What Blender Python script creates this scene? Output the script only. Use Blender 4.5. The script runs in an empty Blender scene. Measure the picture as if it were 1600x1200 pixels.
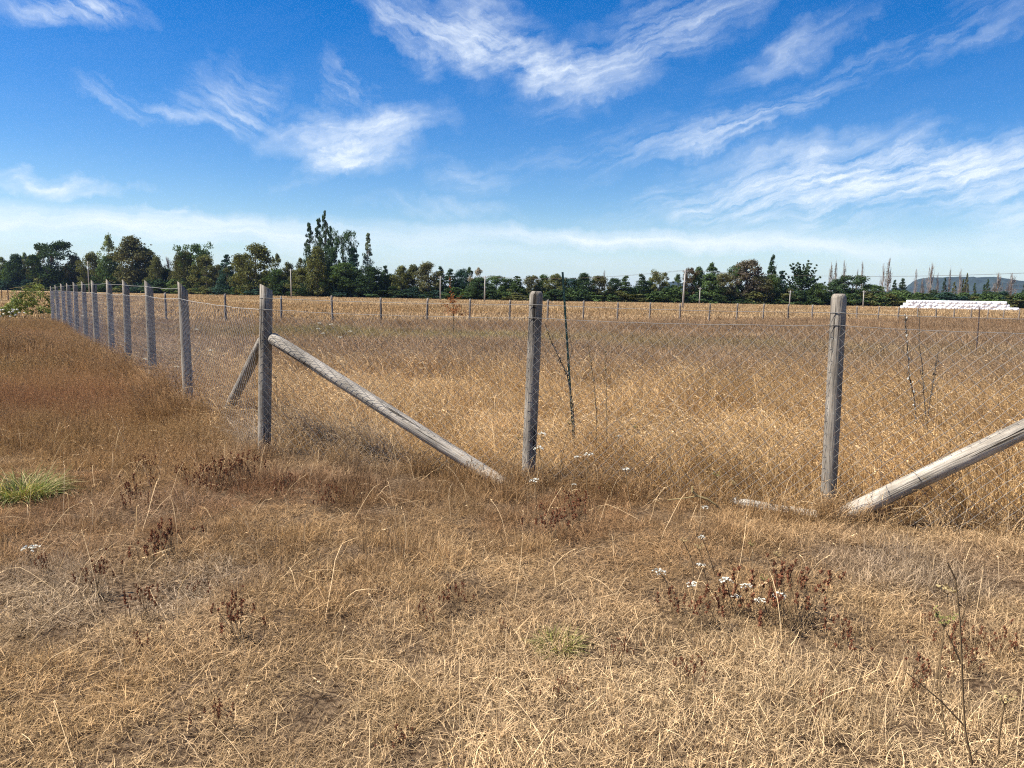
import bpy, math, random
import numpy as np
from mathutils import Vector, Matrix, Euler

R = math.radians
random.seed(7)
rng = np.random.default_rng(7)
scene = bpy.context.scene
COL = scene.collection

# ------------------------------------------------------------------ camera
CAM_H = 1.6
FPX = 1202.0                      # focal length in pixels of a 1600 px wide frame
PITCH, ROLL = R(6.57), R(0.97)
cf = np.array([0, math.cos(PITCH), -math.sin(PITCH)])
cr0 = np.array([1.0, 0, 0]); cu0 = np.array([0, math.sin(PITCH), math.cos(PITCH)])
cr = math.cos(ROLL) * cr0 + math.sin(ROLL) * cu0
cu = math.cos(ROLL) * cu0 - math.sin(ROLL) * cr0
cam_d = bpy.data.cameras.new('camera')
cam_d.sensor_width = 36.0
cam_d.lens = FPX / 1600 * 36.0
cam_d.clip_start = 0.05
cam_d.clip_end = 20000
cam = bpy.data.objects.new('camera', cam_d)
COL.objects.link(cam)
m = Matrix.Identity(4)
for i in range(3):
    m[i][0] = cr[i]; m[i][1] = cu[i]; m[i][2] = -cf[i]
m[2][3] = CAM_H
cam.matrix_world = m
scene.camera = cam


def ray(x, y):
    return cf + (x - 800) / FPX * cr - (y - 600) / FPX * cu


def at(x, y, Y):
    """world point at forward distance Y seen at photo pixel x, y"""
    d = ray(x, y)
    k = Y / d[1]
    return np.array([d[0] * k, Y, CAM_H + d[2] * k])


def G(x, y):
    """point of the flat ground seen at photo pixel x, y"""
    d = ray(x, y)
    k = -CAM_H / d[2]
    return np.array([d[0] * k, d[1] * k, 0.0])


def horizon(x):
    return 448 + .017 * x


# ------------------------------------------------------------------ light
SUN_AZ, SUN_EL = R(-95), R(53)         # azimuth from the view direction (+Y), negative = left
sd = bpy.data.lights.new('sun', 'SUN')
sd.energy = 5.0
sd.angle = R(0.53)
sd.color = (1.0, 0.95, 0.86)
sun = bpy.data.objects.new('sun', sd)
COL.objects.link(sun)
sdir = Vector((math.sin(SUN_AZ) * math.cos(SUN_EL), math.cos(SUN_AZ) * math.cos(SUN_EL), math.sin(SUN_EL)))
sun.rotation_euler = (-sdir).to_track_quat('-Z', 'Y').to_euler()
sun.location = (0, 0, 50)

scene.view_settings.view_transform = 'Standard'
scene.view_settings.look = 'None'
scene.view_settings.gamma = 1
scene.view_settings.use_curve_mapping = False
scene.view_settings.exposure = 1.02
scene.render.engine = 'CYCLES'
scene.cycles.max_bounces = 4
scene.cycles.diffuse_bounces = 2
scene.cycles.glossy_bounces = 2
scene.cycles.transmission_bounces = 4
scene.cycles.transparent_max_bounces = 8
scene.cycles.volume_bounces = 0
scene.cycles.use_denoising = False
scene.cycles.filter_width = 1.15
scene.cycles.use_adaptive_sampling = True
scene.cycles.adaptive_threshold = 0.015
scene.cycles.adaptive_min_samples = 12
scene.cycles.caustics_reflective = False
scene.cycles.caustics_refractive = False

world = bpy.data.worlds.new('World')
scene.world = world
world.use_nodes = True
world.cycles.sampling_method = 'NONE'      # the sky is smooth: rays that miss find it without light sampling
WN = world.node_tree
WN.nodes.clear()


def nd(tree, typ, **kw):
    n = tree.nodes.new(typ)
    for k, v in kw.items():
        setattr(n, k, v)
    return n


def math_node(tree, op, a, b=None, clamp=False):
    n = nd(tree, 'ShaderNodeMath', operation=op)
    n.use_clamp = clamp
    for i, v in enumerate((a, b)):
        if v is None:
            continue
        if isinstance(v, (int, float)):
            n.inputs[i].default_value = v
        else:
            tree.links.new(v, n.inputs[i])
    return n.outputs[0]


SKY_STRENGTH = 0.070


def build_world():
    L = WN.links.new
    out = nd(WN, 'ShaderNodeOutputWorld')
    bg = nd(WN, 'ShaderNodeBackground')
    bg.inputs[1].default_value = SKY_STRENGTH
    sky = nd(WN, 'ShaderNodeTexSky', sky_type='NISHITA')
    sky.sun_disc = False
    sky.sun_elevation = SUN_EL
    sky.sun_rotation = SUN_AZ % (2 * math.pi)
    sky.altitude = 100
    sky.air_density = 1.0
    sky.dust_density = 0.25
    sky.ozone_density = 2.6
    hsv = nd(WN, 'ShaderNodeHueSaturation')
    hsv.inputs['Saturation'].default_value = 1.52
    hsv.inputs['Value'].default_value = 0.98
    hsv.inputs['Hue'].default_value = 0.512
    L(sky.outputs[0], hsv.inputs['Color'])
    tc = nd(WN, 'ShaderNodeTexCoord')
    sep = nd(WN, 'ShaderNodeSeparateXYZ')
    L(tc.outputs['Generated'], sep.inputs[0])
    az = math_node(WN, 'ARCTAN2', sep.outputs[0], sep.outputs[1])
    el = math_node(WN, 'ARCSINE', sep.outputs[2])
    comb = nd(WN, 'ShaderNodeCombineXYZ')
    L(az, comb.inputs[0]); L(el, comb.inputs[1])

    def noise(vec, loc, rot, scl, scale, detail, rough=0.55, dist=0.0):
        mp = nd(WN, 'ShaderNodeMapping', vector_type='TEXTURE')
        mp.inputs['Location'].default_value = loc
        mp.inputs['Rotation'].default_value = (0, 0, rot)
        mp.inputs['Scale'].default_value = (1 / scl[0], 1 / scl[1], 1)
        L(vec, mp.inputs[0])
        n = nd(WN, 'ShaderNodeTexNoise', noise_dimensions='2D')
        n.inputs['Scale'].default_value = scale
        n.inputs['Detail'].default_value = detail
        n.inputs['Roughness'].default_value = rough
        n.inputs['Distortion'].default_value = dist
        L(mp.outputs[0], n.inputs['Vector'])
        return n
    # slow warp of the sky coordinates makes the cloud outlines ragged
    wn = noise(comb.outputs[0], (3, 1, 0), 0, (1, 1, 1), 9.0, 6, 0.62)
    vm = nd(WN, 'ShaderNodeVectorMath', operation='SUBTRACT')
    L(wn.outputs['Color'], vm.inputs[0]); vm.inputs[1].default_value = (.5, .5, .5)
    vs = nd(WN, 'ShaderNodeVectorMath', operation='MULTIPLY')
    L(vm.outputs[0], vs.inputs[0]); vs.inputs[1].default_value = (0.15, 0.08, 0)
    va = nd(WN, 'ShaderNodeVectorMath', operation='ADD')
    L(vs.outputs[0], va.inputs[0]); L(comb.outputs[0], va.inputs[1])
    warped = va.outputs[0]
    vs2 = nd(WN, 'ShaderNodeVectorMath', operation='MULTIPLY')
    L(vm.outputs[0], vs2.inputs[0]); vs2.inputs[1].default_value = (0.06, 0.04, 0)
    va2 = nd(WN, 'ShaderNodeVectorMath', operation='ADD')
    L(vs2.outputs[0], va2.inputs[0]); L(comb.outputs[0], va2.inputs[1])
    soft = va2.outputs[0]

    def azel(x, y):
        d = ray(x, y)
        d = d / np.linalg.norm(d)
        return np.array([math.atan2(d[0], d[1]), math.asin(d[2])])

    def field(loc, rot, an, scale, an2, scale2):
        """broad streaks combed by fine fibres"""
        a = noise(soft, loc, rot, (1.0, an, 1), scale, 5, 0.55).outputs['Fac']
        c = noise(soft, (loc[1], loc[0], 0), rot, (1.0, an2, 1), scale2, 5, 0.62).outputs['Fac']
        m_ = nd(WN, 'ShaderNodeMath', operation='MULTIPLY_ADD')
        L(c, m_.inputs[0]); m_.inputs[1].default_value = .55
        L(math_node(WN, 'MULTIPLY', a, .75), m_.inputs[2])
        return m_.outputs[0]                       # about .65 on average
    fields = {
        'A': field((0, 0, 0), R(16), 3.0, 6.0, 7.0, 16.0),
        'B': field((5, 2, 0), R(-27), 2.6, 7.0, 6.0, 18.0),
        'C': field((9, 4, 0), R(14), 1.9, 8.0, 4.0, 20.0),
        'H': field((2, 7, 0), 0, 7.0, 3.0, 12.0, 9.0),
    }
    blobs = {
        'A': [(965, 85, 130, 40, -32, .48), (1085, 28, 130, 34, -28, .38), (1230, 85, 105, 20, -24, .42), (1400, 85, 190, 17, -27, .34),
              (1545, 45, 130, 16, -22, .34), (1120, 210, 115, 18, -16, .68), (1240, 162, 100, 18, -26, .42), (950, 232, 170, 24, -15, .28),
              (1300, 285, 230, 48, -9, .95), (1130, 318, 150, 24, -6, .52), (1480, 262, 190, 34, -8, .85), (1590, 318, 110, 46, -4, .7),
              (1330, 335, 180, 24, -8, .36)],
        'B': [(100, 10, 115, 26, 12, .9), (225, 163, 90, 12, 14, .55), (365, 165, 72, 32, 24, .66), (405, 125, 56, 22, 34, .42),
              (530, 138, 50, 14, 48, .5), (640, 20, 105, 26, 30, .68), (735, 62, 66, 40, 50, .58), (690, 328, 100, 10, 6, .3)],
        'C': [(560, 206, 105, 28, -10, .82), (505, 262, 62, 16, -34, .6), (575, 248, 62, 18, 0, .42), (80, 284, 92, 16, 3, 1.0),
              (725, 282, 56, 20, 6, .42), (850, 108, 140, 26, 4, .78), (790, 62, 90, 46, 30, .42), (257, 330, 24, 7, 2, .8)],
        'H': [(120, 350, 420, 20, 3, .85), (480, 372, 360, 16, 4, .6), (930, 373, 330, 11, 2, .85), (1250, 378, 260, 12, 0, .42), (1450, 395, 250, 14, 0, .25)],
    }
    total = None
    for key, lst in blobs.items():
        acc = None
        for (x, y, a, b, ang, s) in lst:
            c = azel(x, y)
            ca, sa = math.cos(R(ang)), math.sin(R(ang))
            p = azel(x + a * ca, y + a * sa) - c
            q = azel(x - b * sa, y + b * ca) - c
            mp = nd(WN, 'ShaderNodeMapping', vector_type='TEXTURE')
            mp.inputs['Location'].default_value = (c[0], c[1], 0)
            mp.inputs['Rotation'].default_value = (0, 0, math.atan2(p[1], p[0]))
            mp.inputs['Scale'].default_value = (1.65 * np.linalg.norm(p), 1.75 * np.linalg.norm(q), 1)
            L(warped if key != 'H' else soft, mp.inputs[0])
            g = nd(WN, 'ShaderNodeTexGradient', gradient_type='SPHERICAL')
            L(mp.outputs[0], g.inputs[0])
            mu = nd(WN, 'ShaderNodeMath', operation='MULTIPLY_ADD')
            L(g.outputs['Fac'], mu.inputs[0]); mu.inputs[1].default_value = s * 1.15
            if acc is None:
                mu.inputs[2].default_value = 0.02 if key == 'A' else 0.0
            else:
                L(acc, mu.inputs[2])
            acc = mu.outputs[0]
        mr = nd(WN, 'ShaderNodeMapRange', clamp=True)
        mr.inputs[1].default_value = 0.50 if key != 'H' else 0.40
        mr.inputs[2].default_value = 0.88
        mr.inputs[3].default_value = 0.06 if key != 'H' else 0.25
        mr.inputs[4].default_value = 1.1
        L(fields[key], mr.inputs[0])
        acc = math_node(WN, 'MULTIPLY', acc, mr.outputs[0])
        total = acc if total is None else math_node(WN, 'ADD', total, acc)
    # milky band low over the horizon
    hz = nd(WN, 'ShaderNodeMapRange', clamp=True, interpolation_type='SMOOTHSTEP')
    L(el, hz.inputs[0])
    hz.inputs[1].default_value = R(6.5); hz.inputs[2].default_value = R(0.0)
    hz.inputs[3].default_value = 0.0; hz.inputs[4].default_value = 0.56
    inv = math_node(WN, 'SUBTRACT', 1.0, hz.outputs[0])
    cl = nd(WN, 'ShaderNodeMapRange', clamp=True)
    L(total, cl.inputs[0]); cl.inputs[1].default_value = 0.0; cl.inputs[2].default_value = 1.0
    cl.inputs[3].default_value = 0; cl.inputs[4].default_value = 0.86
    mixh = nd(WN, 'ShaderNodeMix', data_type='RGBA')
    L(hz.outputs[0], mixh.inputs['Factor']); L(hsv.outputs[0], mixh.inputs[6]); mixh.inputs[7].default_value = (4.9, 5.9, 7.2, 1)
    mix = nd(WN, 'ShaderNodeMix', data_type='RGBA')
    L(cl.outputs[0], mix.inputs['Factor']); L(mixh.outputs[2], mix.inputs[6]); mix.inputs[7].default_value = (6.9, 7.5, 8.1, 1)
    L(mix.outputs[2], bg.inputs[0])
    L(bg.outputs[0], out.inputs[0])


build_world()

# ------------------------------------------------------------------ helpers
def tag(o, label=None, cat=None, group=None, kind=None):
    if label: o['label'] = label
    if cat: o['category'] = cat
    if group: o['group'] = group
    if kind: o['kind'] = kind
    return o


def link(o, parent=None):
    COL.objects.link(o)
    if parent is not None:
        o.parent = parent
    return o


def empty(name, loc, rz=0.0):
    o = bpy.data.objects.new(name, None)
    o.empty_display_size = 0.1
    o.location = loc
    o.rotation_euler = (0, 0, rz)
    return link(o)


class MB:
    """collects vertices and faces for one mesh"""

    def __init__(self):
        self.v = []; self.f = []; self.a = []

    def add(self, vs, fs, a=0.5):
        n = len(self.v)
        self.v.extend([tuple(p) for p in vs])
        self.f.extend([tuple(i + n for i in f) for f in fs])
        self.a.extend([a] * len(vs))

    def tube(self, pts, rad, seg=6, cap=True, a=0.5):
        pts = [np.array(p, float) for p in pts]
        n = len(pts)
        if not hasattr(rad, '__len__'):
            rad = [rad] * n
        vs = []
        ref = np.array([0.0, 0, 1])
        for i, p in enumerate(pts):
            t = pts[min(i + 1, n - 1)] - pts[max(i - 1, 0)]
            t = t / (np.linalg.norm(t) + 1e-12)
            r_ = ref if abs(t @ ref) < 0.95 else np.array([1.0, 0, 0])
            x = np.cross(t, r_); x /= np.linalg.norm(x)
            y = np.cross(t, x)
            for k in range(seg):
                an = 2 * math.pi * k / seg
                vs.append(p + rad[i] * (math.cos(an) * x + math.sin(an) * y))
        fs = []
        for i in range(n - 1):
            for k in range(seg):
                k2 = (k + 1) % seg
                fs.append((i * seg + k, i * seg + k2, (i + 1) * seg + k2, (i + 1) * seg + k))
        if cap:
            fs.append(tuple(range(seg))[::-1])
            fs.append(tuple((n - 1) * seg + k for k in range(seg)))
        self.add(vs, fs, a)

    def ribbon(self, pts, wid, side, a=0.5):
        n = len(pts)
        vs = []
        for p, w in zip(pts, wid):
            vs.append(p - side * w * .5); vs.append(p + side * w * .5)
        fs = [(2 * i, 2 * i + 1, 2 * i + 3, 2 * i + 2) for i in range(n - 1)]
        self.add(vs, fs, a)

    def blob(self, c, r, seg=8, rings=5, jit=0.0, a=0.5, rs=None):
        rs = rs or random
        c = np.array(c, float)
        r = np.array(r if hasattr(r, '__len__') else (r, r, r), float)
        vs = [c + (0, 0, r[2])]
        for i in range(1, rings):
            th = math.pi * i / rings
            for k in range(seg):
                ph = 2 * math.pi * (k + .5 * (i % 2)) / seg
                q = 1 + rs.uniform(-jit, jit)
                vs.append(c + r * q * (math.sin(th) * math.cos(ph), math.sin(th) * math.sin(ph), math.cos(th)))
        vs.append(c - (0, 0, r[2]))
        fs = []
        for k in range(seg):
            fs.append((0, 1 + k, 1 + (k + 1) % seg))
        for i in range(rings - 2):
            for k in range(seg):
                b0 = 1 + i * seg; b1 = b0 + seg
                fs.append((b0 + k, b1 + k, b1 + (k + 1) % seg, b0 + (k + 1) % seg))
        b0 = 1 + (rings - 2) * seg
        last = len(vs) - 1
        for k in range(seg):
            fs.append((last, b0 + (k + 1) % seg, b0 + k))
        self.add(vs, fs, a)

    def mesh(self, name, mat=None, smooth=False):
        me = bpy.data.meshes.new(name)
        me.from_pydata(self.v, [], self.f)
        if len(self.a) == len(self.v):
            at_ = me.attributes.new('bl', 'FLOAT', 'POINT')
            at_.data.foreach_set('value', np.array(self.a, np.float32))
        if smooth:
            me.polygons.foreach_set('use_smooth', [True] * len(me.polygons))
        if mat:
            me.materials.append(mat)
        me.update()
        return me

    def build(self, name, mat, parent=None, smooth=False):
        o = bpy.data.objects.new(name, self.mesh(name, mat, smooth))
        return link(o, parent)


class VNoise:
    def __init__(self, seed, n=256):
        self.t = np.random.default_rng(seed).random((n, n)); self.n = n

    def __call__(self, x, y):
        x = np.asarray(x, float); y = np.asarray(y, float)
        xi = np.floor(x).astype(int); yi = np.floor(y).astype(int)
        fx = x - xi; fy = y - yi
        fx = fx * fx * (3 - 2 * fx); fy = fy * fy * (3 - 2 * fy)
        n = self.n; t = self.t
        a = t[xi % n, yi % n]; b = t[(xi + 1) % n, yi % n]
        c = t[xi % n, (yi + 1) % n]; d = t[(xi + 1) % n, (yi + 1) % n]
        return (a * (1 - fx) + b * fx) * (1 - fy) + (c * (1 - fx) + d * fx) * fy

    def fbm(self, x, y, o=4):
        s = 0; w = 1; tot = 0
        for k in range(o):
            s = s + w * self(np.asarray(x) * 2 ** k + 17 * k, np.asarray(y) * 2 ** k + 31 * k)
            tot += w; w *= .55
        return s / tot


N1, N2, N3, N4 = VNoise(1), VNoise(2), VNoise(3), VNoise(4)


def gz(x, y):
    """gentle bumps of the ground"""
    return (N1.fbm(np.asarray(x) * .6 + 50, np.asarray(y) * .6 + 50, 3) - .5) * .10 + (N2.fbm(np.asarray(x) * 3.2 + 9, np.asarray(y) * 3.2 + 70, 2) - .5) * .055


# ------------------------------------------------------------------ materials
def new_mat(name):
    mt = bpy.data.materials.new(name)
    mt.use_nodes = True
    t = mt.node_tree
    t.nodes.clear()
    out = nd(t, 'ShaderNodeOutputMaterial')
    return mt, t, out


def leafy(name, source, translucent=0.3, gain=(0.6, 1.4), tmul=(1.1, 1.0, .75)):
    """grass and leaf material: colour from the instance tint or object colour, varied blade by blade"""
    mt, t, out = new_mat(name)
    L = t.links.new
    if source == 'instance':
        c = nd(t, 'ShaderNodeAttribute', attribute_type='INSTANCER', attribute_name='tint').outputs['Color']
    elif source == 'object':
        c = nd(t, 'ShaderNodeObjectInfo').outputs['Color']
    else:
        rgb = nd(t, 'ShaderNodeRGB'); rgb.outputs[0].default_value = (*source, 1); c = rgb.outputs[0]
    b = nd(t, 'ShaderNodeAttribute', attribute_type='GEOMETRY', attribute_name='bl').outputs['Fac']
    mr = nd(t, 'ShaderNodeMapRange'); L(b, mr.inputs[0])
    mr.inputs[3].default_value = gain[0]; mr.inputs[4].default_value = gain[1]
    mu = nd(t, 'ShaderNodeVectorMath', operation='SCALE'); L(c, mu.inputs[0]); L(mr.outputs[0], mu.inputs['Scale'])
    d = nd(t, 'ShaderNodeBsdfDiffuse'); L(mu.outputs[0], d.inputs[0])
    tr = nd(t, 'ShaderNodeBsdfTranslucent')
    tm = nd(t, 'ShaderNodeVectorMath', operation='MULTIPLY'); L(mu.outputs[0], tm.inputs[0]); tm.inputs[1].default_value = tmul
    L(tm.outputs[0], tr.inputs[0])
    mx = nd(t, 'ShaderNodeMixShader'); mx.inputs[0].default_value = translucent
    L(d.outputs[0], mx.inputs[1]); L(tr.outputs[0], mx.inputs[2])
    L(mx.outputs[0], out.inputs[0])
    return mt


def simple(name, col, rough=0.7, noise_scale=None, var=0.25, spec=0.3, metal=0.0, bump=0.0):
    mt, t, out = new_mat(name)
    L = t.links.new
    p = nd(t, 'ShaderNodeBsdfPrincipled')
    p.inputs['Roughness'].default_value = rough
    p.inputs['Specular IOR Level'].default_value = spec
    p.inputs['Metallic'].default_value = metal
    p.inputs['Base Color'].default_value = (*col, 1)
    if noise_scale:
        tc = nd(t, 'ShaderNodeTexCoord')
        n = nd(t, 'ShaderNodeTexNoise'); n.inputs['Scale'].default_value = noise_scale; n.inputs['Detail'].default_value = 5
        L(tc.outputs['Object'], n.inputs['Vector'])
        mr = nd(t, 'ShaderNodeMapRange'); L(n.outputs['Fac'], mr.inputs[0])
        mr.inputs[1].default_value = .25; mr.inputs[2].default_value = .75
        mr.inputs[3].default_value = 1 - var; mr.inputs[4].default_value = 1 + var
        mu = nd(t, 'ShaderNodeVectorMath', operation='SCALE'); mu.inputs[0].default_value = col; L(mr.outputs[0], mu.inputs['Scale'])
        L(mu.outputs[0], p.inputs['Base Color'])
        if bump:
            bp = nd(t, 'ShaderNodeBump'); bp.inputs['Strength'].default_value = bump; bp.inputs['Distance'].default_value = .02
            L(n.outputs['Fac'], bp.inputs['Height']); L(bp.outputs[0], p.inputs['Normal'])
    L(p.outputs[0], out.inputs[0])
    return mt


def wood(name, light, dark, scale=1.0, lichen=0.0):
    """weathered grey pole: long grain, drying cracks, knots and pale blotches; grain runs along local Z"""
    mt, t, out = new_mat(name)
    L = t.links.new
    p = nd(t, 'ShaderNodeBsdfPrincipled')
    p.inputs['Roughness'].default_value = .85
    p.inputs['Specular IOR Level'].default_value = .15
    tc = nd(t, 'ShaderNodeTexCoord')
    oi = nd(t, 'ShaderNodeObjectInfo')
    off = nd(t, 'ShaderNodeVectorMath', operation='SCALE'); off.inputs[0].default_value = (13, 7, 31)
    L(oi.outputs['Random'], off.inputs['Scale'])
    ad = nd(t, 'ShaderNodeVectorMath', operation='ADD'); L(tc.outputs['Object'], ad.inputs[0]); L(off.outputs[0], ad.inputs[1])

    def nz(scl, scale_, det, rough=.6):
        mp = nd(t, 'ShaderNodeMapping'); mp.inputs['Scale'].default_value = scl; L(ad.outputs[0], mp.inputs[0])
        n = nd(t, 'ShaderNodeTexNoise'); n.inputs['Scale'].default_value = scale_; n.inputs['Detail'].default_value = det
        n.inputs['Roughness'].default_value = rough
        L(mp.outputs[0], n.inputs['Vector'])
        return n.outputs['Fac']
    grain = nz((1, 1, .045), 95 * scale, 5)
    crack = nz((1, 1, .03), 34 * scale, 3, .5)
    blot = nz((1, 1, .45), 7, 4)
    fine = nz((1, 1, .3), 60, 4)
    r1 = nd(t, 'ShaderNodeValToRGB')
    r1.color_ramp.elements[0].position = .33; r1.color_ramp.elements[0].color = (*dark, 1)
    r1.color_ramp.elements[1].position = .62; r1.color_ramp.elements[1].color = (*light, 1)
    L(grain, r1.inputs[0])
    r2 = nd(t, 'ShaderNodeValToRGB')
    r2.color_ramp.elements[0].position = .345; r2.color_ramp.elements[0].color = (.07, .055, .042, 1)
    r2.color_ramp.elements[1].position = .385; r2.color_ramp.elements[1].color = (1, 1, 1, 1)
    L(crack, r2.inputs[0])
    mu = nd(t, 'ShaderNodeMix', data_type='RGBA', blend_type='MULTIPLY'); mu.inputs['Factor'].default_value = .85
    L(r1.outputs[0], mu.inputs[6]); L(r2.outputs[0], mu.inputs[7])
    r3 = nd(t, 'ShaderNodeMapRange'); L(blot, r3.inputs[0]); r3.inputs[1].default_value = .3; r3.inputs[2].default_value = .7
    r3.inputs[3].default_value = .55; r3.inputs[4].default_value = 1.35
    sc = nd(t, 'ShaderNodeVectorMath', operation='SCALE'); L(mu.outputs[2], sc.inputs[0]); L(r3.outputs[0], sc.inputs['Scale'])
    col = sc.outputs[0]
    if lichen:
        r4 = nd(t, 'ShaderNodeMapRange'); L(fine, r4.inputs[0]); r4.inputs[1].default_value = .60; r4.inputs[2].default_value = .70
        r4.inputs[3].default_value = 0; r4.inputs[4].default_value = lichen
        mx = nd(t, 'ShaderNodeMix', data_type='RGBA'); L(r4.outputs[0], mx.inputs['Factor']); L(col, mx.inputs[6]); mx.inputs[7].default_value = (.50, .50, .43, 1)
        col = mx.outputs[2]
    L(col, p.inputs['Base Color'])
    bp = nd(t, 'ShaderNodeBump'); bp.inputs['Strength'].default_value = .9; bp.inputs['Distance'].default_value = .010
    hm = nd(t, 'ShaderNodeMath', operation='MULTIPLY_ADD'); L(r2.outputs[0], hm.inputs[0]); hm.inputs[1].default_value = 1.4; L(grain, hm.inputs[2])
    L(hm.outputs[0], bp.inputs['Height']); L(bp.outputs[0], p.inputs['Normal'])
    L(p.outputs[0], out.inputs[0])
    return mt


M_GRASS = leafy('dry_grass', 'instance', .28, (.22, 1.55), (1.05, 1.0, .85))
M_LEAF = leafy('tree_leaf', 'object', .22, (.45, 1.55), (1.1, 1.15, .5))
M_GREEN = leafy('green_blade', 'object', .3, (.6, 1.5), (1.1, 1.15, .5))
M_POST = wood('weathered_post', (.31, .268, .215), (.17, .145, .115), 1.0, .4)
M_BRACE = wood('bleached_brace', (.48, .42, .34), (.29, .25, .195), 1.0, .45)
M_FARPOST = wood('far_post', (.25, .215, .18), (.13, .11, .095), .5, 0)
M_ENDGRAIN = simple('cut_end_grain', (.52, .48, .41), .85, 40, .25, .1, bump=.3)
M_WIRE_SUNLIT = simple('sunlit_galvanised_wire', (.50, .475, .43), .5, None, spec=.4, metal=.2)  # left run: brightness of its sun-facing wires put into the base colour
M_WIRE = simple('galvanised_wire', (.21, .20, .185), .6, None, spec=.3, metal=.15)
M_BARK = simple('tree_bark', (.10, .085, .07), .9, 3, .4, .1)
M_PALEBARK = simple('pale_bark', (.30, .27, .23), .9, 3, .35, .1)
M_BARE = simple('bare_twigs', (.24, .20, .17), .9, 2, .35, .1)
M_POLE = simple('utility_pole_concrete', (.36, .335, .30), .85, 2, .2, .2)
M_STEM = simple('dry_stem', (.20, .135, .07), .85, 30, .4, .15)
M_DARKSTEM = simple('dark_dead_stem', (.085, .07, .055), .9, 40, .6, .1)
M_REDHEAD = leafy('dark_red_seed', (.20, .082, .045), .1, (.35, 1.7))
M_WHITE = leafy('white_petal', (.78, .76, .66), .25, (.6, 1.1), (1, 1, .9))
M_OLIVE = leafy('olive_umbel', (.20, .19, .065), .2, (.5, 1.4))
M_TANUMB = leafy('tan_umbel', (.40, .31, .15), .2, (.6, 1.35))
M_STAKE = simple('green_painted_steel', (.018, .055, .042), .5, 18, .35, .4)
M_RUST = simple('rusty_stake', (.085, .06, .05), .8, 20, .4, .2)
M_WRAP = simple('white_bale_wrap', (.92, .92, .92), .35, 2, .03, .5)
M_LIME = wood('bleached_log', (.60, .555, .47), (.30, .26, .21), .5, .7)


def ground_material():
    mt, t, out = new_mat('dead_thatch_ground')
    L = t.links.new
    p = nd(t, 'ShaderNodeBsdfDiffuse')
    g = nd(t, 'ShaderNodeNewGeometry')

    def nz(scl, scale_, det, rough=.6):
        mp = nd(t, 'ShaderNodeMapping'); mp.inputs['Scale'].default_value = scl; L(g.outputs['Position'], mp.inputs[0])
        n = nd(t, 'ShaderNodeTexNoise'); n.inputs['Scale'].default_value = scale_; n.inputs['Detail'].default_value = det
        n.inputs['Roughness'].default_value = rough
        L(mp.outputs[0], n.inputs['Vector'])
        return n.outputs['Fac']
    fine = nz((1, 1, 1), 38, 6, .7)
    mid = nz((1, 1, 1), 2.2, 5)
    big = nz((.5, 1, 1), .06, 6, .65)
    r1 = nd(t, 'ShaderNodeValToRGB')
    e = r1.color_ramp.elements
    e[0].position = .38; e[0].color = (.05, .03, .018, 1)
    e[1].position = .72; e[1].color = (.34, .235, .14, 1)
    L(fine, r1.inputs[0])
    mr = nd(t, 'ShaderNodeMapRange'); L(mid, mr.inputs[0]); mr.inputs[1].default_value = .3; mr.inputs[2].default_value = .7
    mr.inputs[3].default_value = .75; mr.inputs[4].default_value = 1.1
    sc = nd(t, 'ShaderNodeVectorMath', operation='SCALE'); L(r1.outputs[0], sc.inputs[0]); L(mr.outputs[0], sc.inputs['Scale'])
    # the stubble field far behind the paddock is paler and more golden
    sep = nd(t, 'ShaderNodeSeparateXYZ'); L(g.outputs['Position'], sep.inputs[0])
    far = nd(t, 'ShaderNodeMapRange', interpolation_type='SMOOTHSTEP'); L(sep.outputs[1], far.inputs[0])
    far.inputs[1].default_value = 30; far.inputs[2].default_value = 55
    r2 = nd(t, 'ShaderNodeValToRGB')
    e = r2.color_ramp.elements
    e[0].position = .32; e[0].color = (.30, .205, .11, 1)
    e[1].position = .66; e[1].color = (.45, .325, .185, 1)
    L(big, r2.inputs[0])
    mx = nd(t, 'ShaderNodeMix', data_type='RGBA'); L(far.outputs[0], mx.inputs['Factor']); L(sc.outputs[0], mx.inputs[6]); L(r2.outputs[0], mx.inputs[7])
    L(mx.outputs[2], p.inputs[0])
    bp = nd(t, 'ShaderNodeBump'); bp.inputs['Strength'].default_value = .9; bp.inputs['Distance'].default_value = .03
    L(fine, bp.inputs['Height']); L(bp.outputs[0], p.inputs['Normal'])
    L(p.outputs[0], out.inputs[0])
    return mt


# ------------------------------------------------------------------ ground and hills
def build_ground():
    n = 260
    s = np.linspace(-1, 1, n)
    xs = np.sign(s) * (np.abs(s) * 14 + np.abs(s) ** 7 * 7000)
    q = np.linspace(0, 1, n)
    ys = -6 + q * 22 + q ** 8 * 7000
    X, Y = np.meshgrid(xs, ys)
    Z = gz(X, Y) * np.clip(1 - np.hypot(X, Y) / 60, 0, 1)
    v = np.stack([X.ravel(), Y.ravel(), Z.ravel()], 1)
    f = []
    for j in range(n - 1):
        b = j * n
        for i in range(n - 1):
            f.append((b + i, b + i + 1, b + n + i + 1, b + n + i))
    me = bpy.data.meshes.new('ground')
    me.from_pydata(v.tolist(), [], f)
    me.polygons.foreach_set('use_smooth', [True] * len(me.polygons))
    me.materials.append(ground_material())
    o = link(bpy.data.objects.new('ground', me))
    tag(o, kind='structure')


build_ground()


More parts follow.
